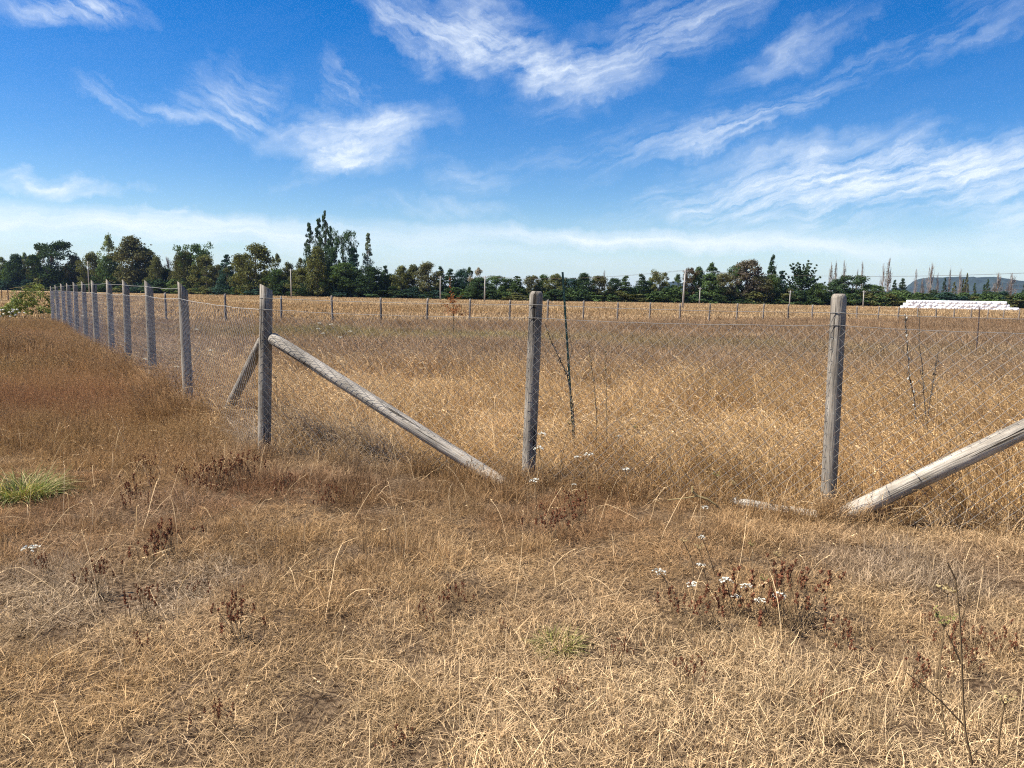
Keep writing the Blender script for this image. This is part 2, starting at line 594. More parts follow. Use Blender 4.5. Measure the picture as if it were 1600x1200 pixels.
def build_hill(x0, x1, top, D, prof, mat, label):
    """wooded ridge at distance D spanning photo columns x0..x1"""
    nx, ny = 160, 26
    vs = []; fs = []
    for j in range(ny):
        q = j / (ny - 1)
        for i in range(nx):
            u = i / (nx - 1)
            px = x0 + (x1 - x0) * u
            b = at(px, horizon(px), D)
            h = np.interp(u, [p[0] for p in prof], [p[1] for p in prof]) * (horizon(.5 * (x0 + x1)) - top) / FPX * D
            sl = math.sin(min(1, q * 1.25) * math.pi * .5)
            rough = (N3.fbm(u * 60 + 3, q * 14 + 9, 3) - .35) * .17 * (horizon(.5 * (x0 + x1)) - top) / FPX * D
            vs.append((b[0], D + (q - .75) * 900, max(-2, h * sl + rough * min(1, q * 4) * min(1, h / 30))))
    for j in range(ny - 1):
        for i in range(nx - 1):
            b = j * nx + i
            fs.append((b, b + 1, b + nx + 1, b + nx))
    me = bpy.data.meshes.new('hill')
    me.from_pydata(vs, [], fs)
    me.materials.append(mat)
    o = link(bpy.data.objects.new('hill', me))
    tag(o, label, None, None, 'structure')
    return o


M_HILL = simple('wooded_hill', (.030, .042, .036), .95, .02, .45, 0)
build_hill(1400, 1760, 435, 3200, [(0, 0), (.06, .45), (.16, .62), (.2, .95), (.3, .98), (.38, 1), (.5, .8), (.58, .62), (.8, .5), (1, .15)], M_HILL,
           'long wooded blue hill on the horizon behind the dead poplars')
build_hill(872, 912, 436, 3600, [(0, 0), (.35, .9), (.5, 1), (.75, .7), (1, 0)], M_HILL, 'small distant hill peeping over trees by green stake')
build_hill(1032, 1072, 441, 3600, [(0, 0), (.3, .8), (.5, 1), (.75, .75), (1, 0)], M_HILL, 'small distant hill left of tall white utility pole')

# ------------------------------------------------------------------ fences
F1 = G(413, 712); F2 = G(825, 752); F3 = G(1293, 806)
F4 = F3 + np.array([1.62, -.72, 0])
F5 = F4 + np.array([2.3, -.9, 0])


def post_mesh(h, r, slant=0.0, slant_dir=0.0, dome=False, seed=0, seg=18):
    """round pole with slightly uneven sides; the top is sawn at a slant or worn round"""
    rs = np.random.default_rng(seed)
    b = MB()
    rings = 9
    ph = rs.uniform(0, 6.28, 4)
    vs = []
    zs = np.linspace(-.25, h, rings)
    if dome:
        zs = list(np.linspace(-.25, h - .035, rings)) + [h - .018, h - .006, h]
        rr = [1] * rings + [.94, .82, .62]
    else:
        rr = [1] * rings
    for i, z in enumerate(zs):
        for k in range(seg):
            an = 2 * math.pi * k / seg
            w = r * rr[i] * (1.06 - .08 * i / len(zs) + .035 * math.sin(2 * an + ph[0]) + .02 * math.sin(3 * an + ph[1] + z * 2) + rs.uniform(-.012, .012))
            x, y = w * math.cos(an), w * math.sin(an)
            zz = z
            if slant and i == len(zs) - 1:
                zz = z - slant * (math.cos(an - slant_dir) + 1) / 2
            elif slant and i == len(zs) - 2:
                zz = min(z, h - slant - .03)
            vs.append((x, y, zz))
    fs = []
    n = len(zs)
    for i in range(n - 1):
        for k in range(seg):
            k2 = (k + 1) % seg
            fs.append((i * seg + k, i * seg + k2, (i + 1) * seg + k2, (i + 1) * seg + k))
    b.add(vs, fs)
    return b, [tuple((n - 1) * seg + k for k in range(seg))]


def add_post(parent, base, top, r, slant=0.0, sdir=0.0, dome=False, seed=0, mat=None, name='post', seg=18):
    base = np.array(base, float); top = np.array(top, float)
    d = top - base
    h = np.linalg.norm(d)
    b, cap = post_mesh(h, r, slant, sdir, dome, seed, seg)
    b.f.extend(cap)
    me = b.mesh(name, mat or M_POST, True)
    me.materials.append(M_ENDGRAIN)
    for p in me.polygons:
        if len(p.vertices) > 4:
            p.use_smooth = False
            p.material_index = 1
    o = bpy.data.objects.new(name, me)
    o.rotation_euler = Vector((0, 0, 1)).rotation_difference(Vector(d)).to_euler()
    o.location = base - np.array(parent.location)
    link(o, parent)
    return o


def wire(b, pts, r=.0018, sag=.0, per=1, wob=.0, rs=random):
    out = []
    for i in range(len(pts) - 1):
        p, q = np.array(pts[i], float), np.array(pts[i + 1], float)
        for k in range(per):
            t = k / per
            c = p + (q - p) * t
            c[2] -= sag * 4 * t * (1 - t)
            c = c + np.array([rs.uniform(-wob, wob) for _ in range(3)])
            out.append(c)
    out.append(np.array(pts[-1], float))
    b.tube(out, r, 3, False)


def netting(b, p0, p1, h0, h1, cell=.088, r=.0014, rs=random, offset=0.0, warp=.012):
    """chain link diamonds between two ground points; wires weave slightly in and out, the sheet sags and bulges a little"""
    p0 = np.array(p0, float); p1 = np.array(p1, float)
    d = p1 - p0; Ln = np.linalg.norm(d[:2]); d = d / Ln
    nrm = np.array([d[1], -d[0], 0.0])
    nrow = int(round((h0 + h1) / 2 / (cell / 2)))
    ncol = int(Ln / cell)
    s0 = rs.uniform(0, 6)

    def P(s, z01, wv):
        s = min(max(s, 0), Ln)
        h = h0 + (h1 - h0) * s / Ln - .018 * math.sin(math.pi * s / Ln)
        z = z01 * h
        bulge = warp * math.sin(s * 2.3 + s0 + z * 2) * math.sin(math.pi * z01)
        return p0 + d * (s + .008 * math.sin(z * 9 + s * 3 + s0)) + nrm * (offset + bulge + wv) + np.array([0, 0, z])
    for c in range(-nrow // 2 - 1, ncol + nrow // 2 + 2):
        for sgn in (1, -1):
            pts = []
            for k in range(nrow + 1):
                s = (c + .5 * sgn * k) * cell
                if -1e-6 <= s <= Ln + 1e-6:
                    pts.append(P(s, k / nrow, (.0016 if k % 2 else -.0016) * sgn))
            if len(pts) > 1:
                b.tube(pts, r, 3, False)


def point_on(base, top, z):
    k = (z - base[2]) / (top[2] - base[2])
    return np.array(base) + (np.array(top) - np.array(base)) * k


def build_front_fence():
    e = empty('wire_fence', tuple(F1))
    tag(e, 'front run of wire netting fence with thick grey round posts and log braces', 'fence', 'paddock fence runs')
    tops = [at(416, 444, F1[1]), at(838, 455, F2[1]), at(1311, 459, F3[1]), F4 + np.array([.05, 0, 1.62]), F5 + np.array([0, 0, 1.62])]
    bases = [F1, F2, F3, F4, F5]
    add_post(e, bases[0], tops[0], .0585, .06, R(25), False, 11)
    add_post(e, bases[1], tops[1], .0545, 0, 0, True, 12)
    p3 = add_post(e, bases[2], tops[2], .0545, 0, 0, True, 13)
    add_post(e, bases[3], tops[3], .066, .02, 0, False, 14)
    add_post(e, bases[4], tops[4], .066, .02, 0, False, 15)
    # long drying crack down the third post
    ck = MB()
    ck.ribbon([np.array([-.010 + .006 * math.sin(z * 7), -.0565 - .0018 * (1 - z), z]) for z in np.linspace(1.16, 1.60, 12)],
              [.002 + .005 * math.sin(math.pi * min(1, i / 9)) for i in range(12)], np.array([1.0, 0, 0]))
    c = ck.build('drying_crack', M_DARKSTEM, p3)
    for pi in range(3):
        post_o = [c for c in e.children if c.name.startswith('post')][pi]
        for z in (.35, .62, .9, 1.18, 1.40):
            st = MB(); yy = -.0575; xx = random.uniform(-.015, .015)
            st.tube([(xx, yy + .02, z), (xx, yy - .006, z), (xx + .004, yy - .008, z + .012), (xx + .008, yy - .006, z + .024), (xx + .008, yy + .02, z + .024)], .0019, 4, False)
            st.build('staple', M_RUST, post_o)
    # braces
    a = np.array(point_on(F1, tops[0], 1.16)) + np.array([.055, -.005, 0])
    g = G(768, 748); g[2] = .02
    g2 = g + (g - a) / np.linalg.norm(g - a) * .1
    add_post(e, g2, a, .060, 0, 0, True, 21, M_BRACE, 'brace')
    a2 = np.array(point_on(F4, tops[3], 1.16)) + np.array([-.05, 0, 0])
    g3 = F3 + np.array([.02, -.075, -.01])
    add_post(e, g3, a2, .060, 0, 0, True, 22, M_BRACE, 'brace')
    # strained wires and netting on the camera side of the posts
    hs_top = [1.535, 1.525, 1.515, 1.51, 1.5]; hs_net = [1.43, 1.415, 1.425, 1.42, 1.4]
    dv = (F3 - F1); dv /= np.linalg.norm(dv); nn = np.array([dv[1], -dv[0], 0]) * .060
    O = np.array(e.location)
    tw = MB()
    wire(tw, [point_on(bases[i], tops[i], hs_top[i]) + nn - O for i in range(5)], .0021, .012, 10, .0015)
    tw.build('top_wire', M_WIRE, e)
    nw = MB()
    wire(nw, [point_on(bases[i], tops[i], hs_net[i]) + nn - O for i in range(5)], .0021, .018, 16, .003)
    nw.build('netting_selvedge_wire', M_WIRE, e)
    nb = MB()
    rs = random.Random(5)
    for i in range(4):
        netting(nb, bases[i] + nn - O, bases[i + 1] + nn - O, hs_net[i], hs_net[i + 1], rs=rs)
    nb.build('wire_netting', M_WIRE, e)
    # wire ties round the posts and the two loose ends sticking up at the second post
    for i in range(3):
        for z in (hs_top[i], hs_net[i]):
            c = point_on(bases[i], tops[i], z) - O
            t = MB()
            t.tube([c + .0600 * np.array([math.cos(q), math.sin(q), 0.02 * math.sin(3 * q)]) for q in np.linspace(0, 2 * math.pi, 17)], .0017, 3, False)
            t.build('wire_tie', M_WIRE, e)
    c2 = point_on(bases[1], tops[1], 1.56) - O
    for (dx, dz) in ((-.13, .08), (.12, -.06)):
        t = MB()
        s = c2 + np.array([math.copysign(.06, dx), -.02, 0])
        if dx > 0: s[2] += .02
        t.tube([s, s + np.array([dx * .5, -.01, dz * .55]), s + np.array([dx, -.01, dz])], .0016, 3, False)
        t.build('loose_wire_end', M_WIRE, e)
    return e, bases, tops


front, FB, FT = build_front_fence()

UL = [.4243, .470, .501, .5225, .541, .555, .566, .575, .582, .590, .597]
LTOP = [439.5, 437.5, 436.5, 436, 437.5, 439, 440.5, 442, 443, 445, 446.5]
LB = []


def build_left_fence():
    n = len(UL)
    for i, u in enumerate(UL):
        Z = 10.2 + 2.33 * i
        LB.append(np.array([-u * Z, Z, 0.0]))
    e = empty('wire_fence', tuple(LB[0]))
    tag(e, 'receding left run of netting fence with slant topped grey posts ending at bramble', 'fence', 'paddock fence runs')
    O = np.array(e.location)
    tops = []
    rs = random.Random(9)
    for i, b in enumerate(LB):
        px = 800 - UL[i] * FPX
        t = at(px - 3, LTOP[i], b[1])
        t = np.array([b[0] + (-.03 if i == 0 else rs.uniform(-.02, .02)), b[1] + rs.uniform(-.02, .02), t[2]])
        tops.append(t)
        add_post(e, b, t, .063, .13, R(32), False, 40 + i, None, 'post', 16)
    # back brace from the corner post
    a = np.array(point_on(FB[0], FT[0], 1.12)) + np.array([-.045, .05, 0])
    g = G(350, 652)
    add_post(e, g, a, .056, 0, 0, True, 23, M_POST, 'brace')
    d = LB[-1] - FB[0]; d /= np.linalg.norm(d); nn = np.array([-d[1], d[0], 0]) * .066
    B = [FB[0]] + LB; T = [FT[0]] + tops
    hn = [1.43] + [min(1.5, t[2] - .22) for t in tops]
    ht = [1.535] + [t[2] - .10 for t in tops]
    tw = MB(); wire(tw, [point_on(B[i], T[i], ht[i]) + nn - O for i in range(1, len(B))], .0022, .01, 6, .002); tw.build('top_wire', M_WIRE_SUNLIT, e)
    nw = MB(); wire(nw, [point_on(B[i], T[i], hn[i]) + nn - O for i in range(len(B))], .0024, .02, 12, .004); nw.build('netting_selvedge_wire', M_WIRE_SUNLIT, e)
    nb = MB()
    for i in range(len(B) - 1):
        netting(nb, B[i] + nn - O, B[i + 1] + nn - O, hn[i], hn[i + 1], rs=rs, cell=.088 if i < 4 else .12, r=.0012 if i < 4 else .0017)
    nb.build('wire_netting', M_WIRE_SUNLIT, e)
    return e


build_left_fence()


def build_far_fence():
    rs = random.Random(3)
    first = None
    e = None
    pts = []
    for n in range(-2, 33):
        Z = (29.3 + n) * 1.25
        u = 1.73 - 59.5 / (29.3 + n)
        px = 800 + u * FPX
        x = u * Z
        yt = 452 + .0195 * px
        zt = CAM_H - (yt - horizon(px)) / FPX * Z
        if e is None:
            e = empty('wire_fence', (x, Z, 0))
            tag(e, 'distant run of short wooden posts crossing behind the dry paddock', 'fence', 'paddock fence runs')
        b = np.array([x, Z, 0]); t = np.array([x + rs.uniform(-.06, .06), Z, zt + rs.uniform(-.05, .05)])
        o = add_post(e, b, t, .052, .03, R(170), False, 80 + n, M_FARPOST, 'post', 10)
        pts.append((b, t))
    O = np.array(e.location)
    for zz in (1.05, .62):
        w = MB(); wire(w, [point_on(b, t, min(zz, t[2] - .12)) - O + np.array([0, -.065, 0]) for b, t in pts], .003, .02, 3, .003)
        w.build('line_wire', M_WIRE, e)


build_far_fence()

# a second, more distant boundary far left: a few thin dark posts in the neighbouring field
for px, yt, yb in ((3, 452, 462), (13, 452, 465)):
    b = G(px, yb + 6); t = at(px, yt, b[1])
    e = empty('field_post', tuple(b))
    tag(e, 'thin dark post in the left field, ' + ('at the very edge of the photo' if px == 3 else 'just left of the bramble bush'), 'post', 'thin posts in the left field')
    mb = MB(); mb.tube([(0, 0, -.2), (.01, 0, t[2] * .5), (0, 0, t[2])], [.055, .05, .045], 7); mb.build('shaft', M_RUST, e)
    mb = MB(); mb.tube([(0, 0, t[2] - .002), (0, 0, t[2] + .03)], [.05, .03], 7); mb.build('cap', M_RUST, e)

# ------------------------------------------------------------------ grass
class Patch:
    """a patch of many blades built in one go with arrays"""

    def __init__(self, seed):
        self.rs = np.random.default_rng(seed)
        self.V = []; self.F = []; self.A = []; self.n = 0

    def _push(self, v, f, a):
        self.V.append(v.reshape(-1, 3)); self.F.append((f + self.n).reshape(-1, 4)); self.A.append(a.ravel()); self.n += v.reshape(-1, 3).shape[0]

    def blades(self, root, L, w, ld, lean, curl, seg=4, droop=0.0, a=None, wob=.12):
        rs = self.rs; n = len(L)
        p = root.copy()
        d = np.stack([np.cos(ld), np.sin(ld), np.zeros(n)], 1)
        sa = ld + math.pi / 2 + rs.normal(0, .5, n)
        side = np.stack([np.cos(sa), np.sin(sa), rs.normal(0, .3, n)], 1); side /= np.linalg.norm(side, axis=1)[:, None]
        a = rs.random(n) if a is None else a
        P = [p.copy()]
        kx = rs.normal(0, .25, n)
        for i in range(seg):
            an = lean + curl * (i / seg) ** 1.4 + rs.normal(0, wob, n) + droop * max(0, i / seg - .55) * 2
            dd = d + side * (kx * i / seg)[:, None]
            p = p + (L / seg)[:, None] * (np.sin(an)[:, None] * dd + np.cos(an)[:, None] * np.array([0, 0, 1.0]))
            low = p[:, 2] < .004
            p[low, 2] = .004 + rs.uniform(0, .014, low.sum())
            P.append(p.copy())
        P = np.stack(P, 1)                                   # n, seg+1, 3
        ww = np.array([1 - .15 * i / seg if i < seg else .15 for i in range(seg + 1)])
        off = side[:, None, :] * (w[:, None] * ww[None] * .5)[:, :, None]
        v = np.stack([P - off, P + off], 2)                  # n, seg+1, 2, 3
        m = (seg + 1) * 2
        f1 = np.array([[2 * i, 2 * i + 1, 2 * i + 3, 2 * i + 2] for i in range(seg)])
        f = (np.arange(n) * m)[:, None, None] + f1[None]
        self._push(v, f, np.repeat(a, m))
        return P, a

    def heads(self, P, k, size, spread, a=None):
        """small spikelets along the upper end of each stem"""
        rs = self.rs; n = len(P)
        p0, p1 = P[:, -2], P[:, -1]
        ax = p1 - p0; al = np.linalg.norm(ax, axis=1)[:, None] + 1e-9; axn = ax / al
        t = (np.arange(k) + .5) / k
        q = p0[:, None] + ax[:, None] * t[None, :, None]
        v = rs.normal(0, 1, (n, k, 3)); v /= np.linalg.norm(v, axis=2)[..., None]
        d = axn[:, None] + v * spread; d /= np.linalg.norm(d, axis=2)[..., None]
        sd_ = np.cross(d, rs.normal(0, 1, (n, k, 3))); sd_ /= np.linalg.norm(sd_, axis=2)[..., None] + 1e-9
        s_ = (size * rs.uniform(.6, 1.3, (n, k)))[..., None]
        vv = np.stack([q, q + d * s_ * .5 + sd_ * s_ * .17, q + d * s_, q + d * s_ * .5 - sd_ * s_ * .17], 2)
        f = (np.arange(n * k) * 4)[:, None] + np.arange(4)[None]
        aa = rs.uniform(.3, .85, n * k) if a is None else np.repeat(a, k)
        self._push(vv, f, np.repeat(aa, 4))

    def mesh(self, name, mat):
        V = np.concatenate(self.V).astype(np.float32); F = np.concatenate(self.F).astype(np.int32); A = np.concatenate(self.A).astype(np.float32)
        return quad_mesh(name, V, F, A, mat)


def quad_mesh(name, V, F, A, mat):
    me = bpy.data.meshes.new(name)
    me.vertices.add(len(V)); me.vertices.foreach_set('co', V.ravel())
    me.loops.add(F.size); me.loops.foreach_set('vertex_index', F.ravel())
    me.polygons.add(len(F)); me.polygons.foreach_set('loop_start', np.arange(0, F.size, 4, dtype=np.int32))
    at_ = me.attributes.new('bl', 'FLOAT', 'POINT'); at_.data.foreach_set('value', np.asarray(A, np.float32))
    me.update(calc_edges=True)
    me.materials.append(mat)
    return me


def tuft(kind, seed):
    b = Patch(seed); rs = b.rs
    U = rs.uniform

    def disc(n, R_):
        a = U(0, 6.283, n); r = R_ * np.sqrt(U(0, 1, n)) ** 1.15
        return np.stack([r * np.cos(a), r * np.sin(a)], 1)

    def roots(n, R_, clumps=0, csig=.03, z=0.0):
        if clumps:
            c = disc(clumps, R_)[rs.integers(0, clumps, n)] + disc(n, csig * 1.6)
        else:
            c = disc(n, R_)
        return np.column_stack([c, U(0, z, n) if z else np.zeros(n)])

    ab = lambda m, s_, n: np.abs(rs.normal(m, s_, n))
    if kind == 'mat':            # flattened dead thatch, blades lying every way
        n = 780
        b.blades(roots(n, .23, 70, .035, z=.03), U(.015, .055, n), U(.0009, .0023, n), U(0, 6.28, n), U(.5, 1.6, n), U(-.4, .7, n), 2, wob=.2)
        n = 130
        b.blades(roots(n, .22, z=.035), U(.05, .11, n), U(.0012, .003, n), U(0, 6.28, n), U(.9, 1.6, n), U(-.25, .35, n), 3, wob=.12)
        n = 120
        b.blades(roots(n, .20, 22, .02), U(.025, .09, n), U(.0012, .0024, n), U(0, 6.28, n), ab(.35, .35, n), U(.1, 1.3, n), 3)
    elif kind == 'short':        # short standing clumps over thatch
        n = 330
        b.blades(roots(n, .22, z=.02), U(.04, .13, n), U(.0014, .003, n), U(0, 6.28, n), U(.7, 1.5, n), U(-.3, .7, n), 3, wob=.2)
        n = 210
        b.blades(roots(n, .20, 15, .022), U(.05, .15, n), U(.0012, .0024, n), U(0, 6.28, n), ab(.25, .28, n), U(.1, 1.1, n), 4)
    elif kind == 'stalk':        # one to three long straw stalks arching over
        n = int(rs.integers(1, 4))
        P, a = b.blades(roots(n, .03), U(.2, .5, n), U(.0018, .0028, n), U(0, 6.28, n), ab(.55, .45, n), U(.1, 1.2, n), 6, .5, np.full(n, .9))
        if rs.random() < .6: b.heads(P, 7, .013, .5, a)
    elif kind == 'foot':
        n = 70
        P, a = b.blades(roots(n, .09, 6, .03), U(.10, .30, n), U(.0016, .003, n), U(0, 6.28, n), ab(.35, .3, n), U(.2, 1.2, n), 5)
        b.heads(P[:30], 6, .014, .5)
    elif kind == 'arch':         # long stalks bending over to the left
        n = int(rs.integers(3, 7))
        P, a = b.blades(roots(n, .10), U(.5, .95, n), U(.002, .0032, n), math.pi + rs.normal(0, .7, n), ab(.2, .2, n), U(.5, 1.3, n), 8, .9, U(.6, 1, n), .05)
        b.heads(P, 8, .020, .45, a)
    elif kind == 'tall':         # tall meadow grass leaning with the wind
        n = 150
        P, a = b.blades(roots(n, .36, 30, .05), U(.30, .66, n), U(.002, .0034, n), math.pi + rs.normal(0, .8, n), ab(.28, .2, n), U(.2, 1.0, n), 5, .8)
        k = rs.random(n) < .75
        b.heads(P[k], 9, .017, .35)
        n = 340
        b.blades(roots(n, .38, 36, .06), U(.12, .42, n), U(.0022, .0046, n), U(0, 6.28, n), ab(.4, .35, n), U(.3, 1.5, n), 4)
    elif kind == 'fine':         # fine red-brown bent grass with airy heads
        n = 210
        P, a = b.blades(roots(n, .34, 34, .05), U(.12, .34, n), U(.0011, .002, n), U(0, 6.28, n), ab(.25, .22, n), U(.0, .6, n), 4)
        b.heads(P, 6, .013, .9)
        n = 230
        b.blades(roots(n, .36), U(.05, .17, n), U(.0016, .003, n), U(0, 6.28, n), ab(.6, .4, n), U(.2, 1.2, n), 3)
    elif kind == 'far':          # meadow for the middle distance
        n = 230
        P, a = b.blades(roots(n, .62, 30, .10), U(.16, .5, n), U(.005, .010, n), math.pi + rs.normal(0, 1.3, n), ab(.35, .28, n), U(.2, 1.2, n), 3)
        k = rs.random(n) < .45
        b.heads(P[k], 4, .034, .45)
    elif kind == 'stubble':      # very far mown stubble
        n = 60
        b.blades(roots(n, 1.1), U(.08, .26, n), U(.02, .045, n), U(0, 6.28, n), ab(.4, .35, n), U(.1, .8, n), 2)
    return b


tuft_counter = [0]


def tuft_collection(kinds):
    c = bpy.data.collections.new('tufts')
    k = 0
    for kind, n in kinds:
        for i in range(n):
            tuft_counter[0] += 1
            o = bpy.data.objects.new('%04d_tuft' % tuft_counter[0], tuft(kind, 1000 + tuft_counter[0]).mesh('tuft', M_GRASS))
            c.objects.link(o)
    return c


def scatter(name, label, coll, pts, idx, scl, rot, tint):
    """one object: tufts instanced on points that carry their own turn, size and colour"""
    n = len(pts)
    me = bpy.data.meshes.new(name)
    me.vertices.add(n)
    me.vertices.foreach_set('co', np.asarray(pts, np.float32).ravel())
    for nm, typ, arr, key in (('idx', 'INT', np.asarray(idx, np.int32), 'value'), ('scl', 'FLOAT_VECTOR', np.asarray(scl, np.float32), 'vector'),
                              ('rot', 'FLOAT_VECTOR', np.asarray(rot, np.float32), 'vector'), ('tint', 'FLOAT_VECTOR', np.asarray(tint, np.float32), 'vector')):
        a = me.attributes.new(nm, typ, 'POINT')
        a.data.foreach_set(key, arr.ravel())
    o = link(bpy.data.objects.new(name, me))
    ng = bpy.data.node_groups.new(name, 'GeometryNodeTree')
    ng.interface.new_socket('Geometry', in_out='INPUT', socket_type='NodeSocketGeometry')
    ng.interface.new_socket('Geometry', in_out='OUTPUT', socket_type='NodeSocketGeometry')
    gi = ng.nodes.new('NodeGroupInput'); go = ng.nodes.new('NodeGroupOutput')
    ci = ng.nodes.new('GeometryNodeCollectionInfo')
    ci.inputs['Collection'].default_value = coll
    ci.inputs['Separate Children'].default_value = True
    ci.inputs['Reset Children'].default_value = True
    ip = ng.nodes.new('GeometryNodeInstanceOnPoints')
    ip.inputs['Pick Instance'].default_value = True

    def attr(nm, typ):
        q = ng.nodes.new('GeometryNodeInputNamedAttribute'); q.data_type = typ
        q.inputs['Name'].default_value = nm
        return next(s for s in q.outputs if s.enabled)
    L = ng.links.new
    L(gi.outputs[0], ip.inputs['Points'])
    L(ci.outputs[0], ip.inputs['Instance'])
    L(attr('idx', 'INT'), ip.inputs['Instance Index'])
    e2r = ng.nodes.new('FunctionNodeEulerToRotation')
    L(attr('rot', 'FLOAT_VECTOR'), e2r.inputs[0])
    L(e2r.outputs[0], ip.inputs['Rotation'])
    L(attr('scl', 'FLOAT_VECTOR'), ip.inputs['Scale'])
    L(ip.outputs[0], go.inputs[0])
    md = o.modifiers.new('scatter', 'NODES')
    md.node_group = ng
    tag(o, label, 'grass', None, 'stuff')
    return o


PALE = np.array([.68, .495, .28]); GOLD = np.array([.60, .40, .19]); TAN = np.array([.47, .305, .15]); BROWN = np.array([.32, .19, .095])
RED = np.array([.29, .135, .075]); GREY = np.array([.44, .36, .265]); MAUVE = np.array([.37, .25, .15]); GREENC = np.array([.16, .185, .06]); DARK = np.array([.12, .072, .038])
OCHRE = np.array([.38, .245, .115])

fl_d = (F3 - F1)[:2]; fl_d = fl_d / np.linalg.norm(fl_d); fl_n = np.array([-fl_d[1], fl_d[0]])
ll_d = (LB[-1] - F1)[:2]; ll_d = ll_d / np.linalg.norm(ll_d); ll_n = np.array([ll_d[1], -ll_d[0]])


def d_front(x, y):   # positive inside the paddock
    # piecewise through the posts
    return (x - F1[0]) * fl_n[0] + (y - F1[1]) * fl_n[1] + .16 * np.clip(1 - np.abs(x - F2[0]) / 2.5, 0, 1) * -1


def d_left(x, y):
    return (x - F1[0]) * ll_n[0] + (y - F1[1]) * ll_n[1]


ff_dir = np.array([1.73, 1.0]); ff_dir /= np.linalg.norm(ff_dir)
FF0 = np.array([-.298 * 36.6, 36.6])


def d_far(x, y):     # positive beyond the distant fence
    return (x - FF0[0]) * -ff_dir[1] + (y - FF0[1]) * ff_dir[0]


def frustum_points(y0, y1, dens, margin=1.2):
    """evenly strewn ground points inside the (widened) view between depths y0 and y1"""
    out = []
    y = y0
    while y < y1:
        sp = 1 / math.sqrt(dens(y))
        w = .70 * y * margin + .9
        xs = np.arange(-w, w, sp)
        out.append(np.stack([xs + rng.uniform(0, sp) + rng.uniform(-.45, .45, len(xs)) * sp, y + rng.uniform(-.45, .45, len(xs)) * sp], 1))
        y += sp
    return np.concatenate(out)


def ramp(v, a, b):
    return np.clip((v - a) / (b - a), 0, 1)


PATCH = []          # colour patches with a place of their own: ground point, radius, colour, weight


def patch(px, py, rad, col, w, aspect=1.0):
    g = G(px, py)
    PATCH.append((g[0], g[1], rad, col, w, aspect))


patch(60, 815, .75, RED, .75); patch(110, 640, 1.6, RED, .55, 1.5); patch(350, 770, .8, RED * .8, .6, 1.5); patch(250, 690, 1.1, OCHRE, .5)
patch(60, 930, .5, GREY, .75); patch(270, 925, .28, GREY * 1.2, .7); patch(190, 800, .45, GREY * .8, .5)
patch(40, 560, 3.0, BROWN * .9, .7); patch(120, 520, 5, BROWN, .5)
patch(215, 880, .55, BROWN * .8, .5); patch(880, 800, .55, RED * .9, .45); patch(1200, 900, .5, BROWN, .4); patch(1110, 945, .4, BROWN * .9, .5)
patch(720, 770, .9, DARK * 1.4, .45, 1.6); patch(430, 690, .6, GREY * 1.1, .6); patch(540, 720, .7, GREY, .45)
patch(980, 740, .5, BROWN, .55); patch(1030, 850, .8, BROWN * 1.1, .5)
patch(690, 620, 1.6, GOLD * 1.15, .7, 2.0); patch(860, 640, 1.3, GOLD * 1.1, .6, 2); patch(1200, 650, 2.0, GOLD, .6, 2); patch(1480, 640, 1.6, GOLD * 1.05, .6, 2)
patch(560, 660, 1.0, PALE, .45); patch(1100, 610, 2.0, TAN, .5, 2)
patch(560, 545, 3.5, MAUVE, .6, 2.5); patch(760, 530, 3.0, GREENC * 1.3, .32, 2.0); patch(1105, 545, 1.6, GREENC * 1.1, .4, 2.0); patch(1380, 560, 2.0, GREENC * 1.2, .25, 2.5); patch(480, 527, 2.5, GREENC * 1.3, .3, 1.6)
patch(640, 510, 6, MAUVE, .5, 2); patch(1100, 500, 9, MAUVE * .9, .5, 2.5); patch(1400, 505, 9, MAUVE * .9, .5, 2.5); patch(900, 570, 3, MAUVE, .5, 2.5)
patch(1580, 575, 2.0, BROWN * .8, .6, 1.5); patch(1450, 577, 2.2, PALE * .8, .55, 2.5); patch(1250, 580, 2.5, MAUVE, .4, 2)
patch(1000, 1060, .5, PALE, .55, 1.4); patch(1300, 1150, .7, PALE * 1.1, .6, 1.5); patch(1100, 1150, .6, PALE, .5, 1.4); patch(700, 1180, .5, PALE, .4); patch(1350, 1020, .6, PALE, .45, 1.3)
patch(540, 1060, .45, OCHRE * 1.1, .45); patch(60, 1100, .6, GOLD, .35); patch(1400, 900, .6, GREY * 1.1, .4); patch(1340, 940, .35, GOLD, .5); patch(1450, 700, .8, TAN, .4)


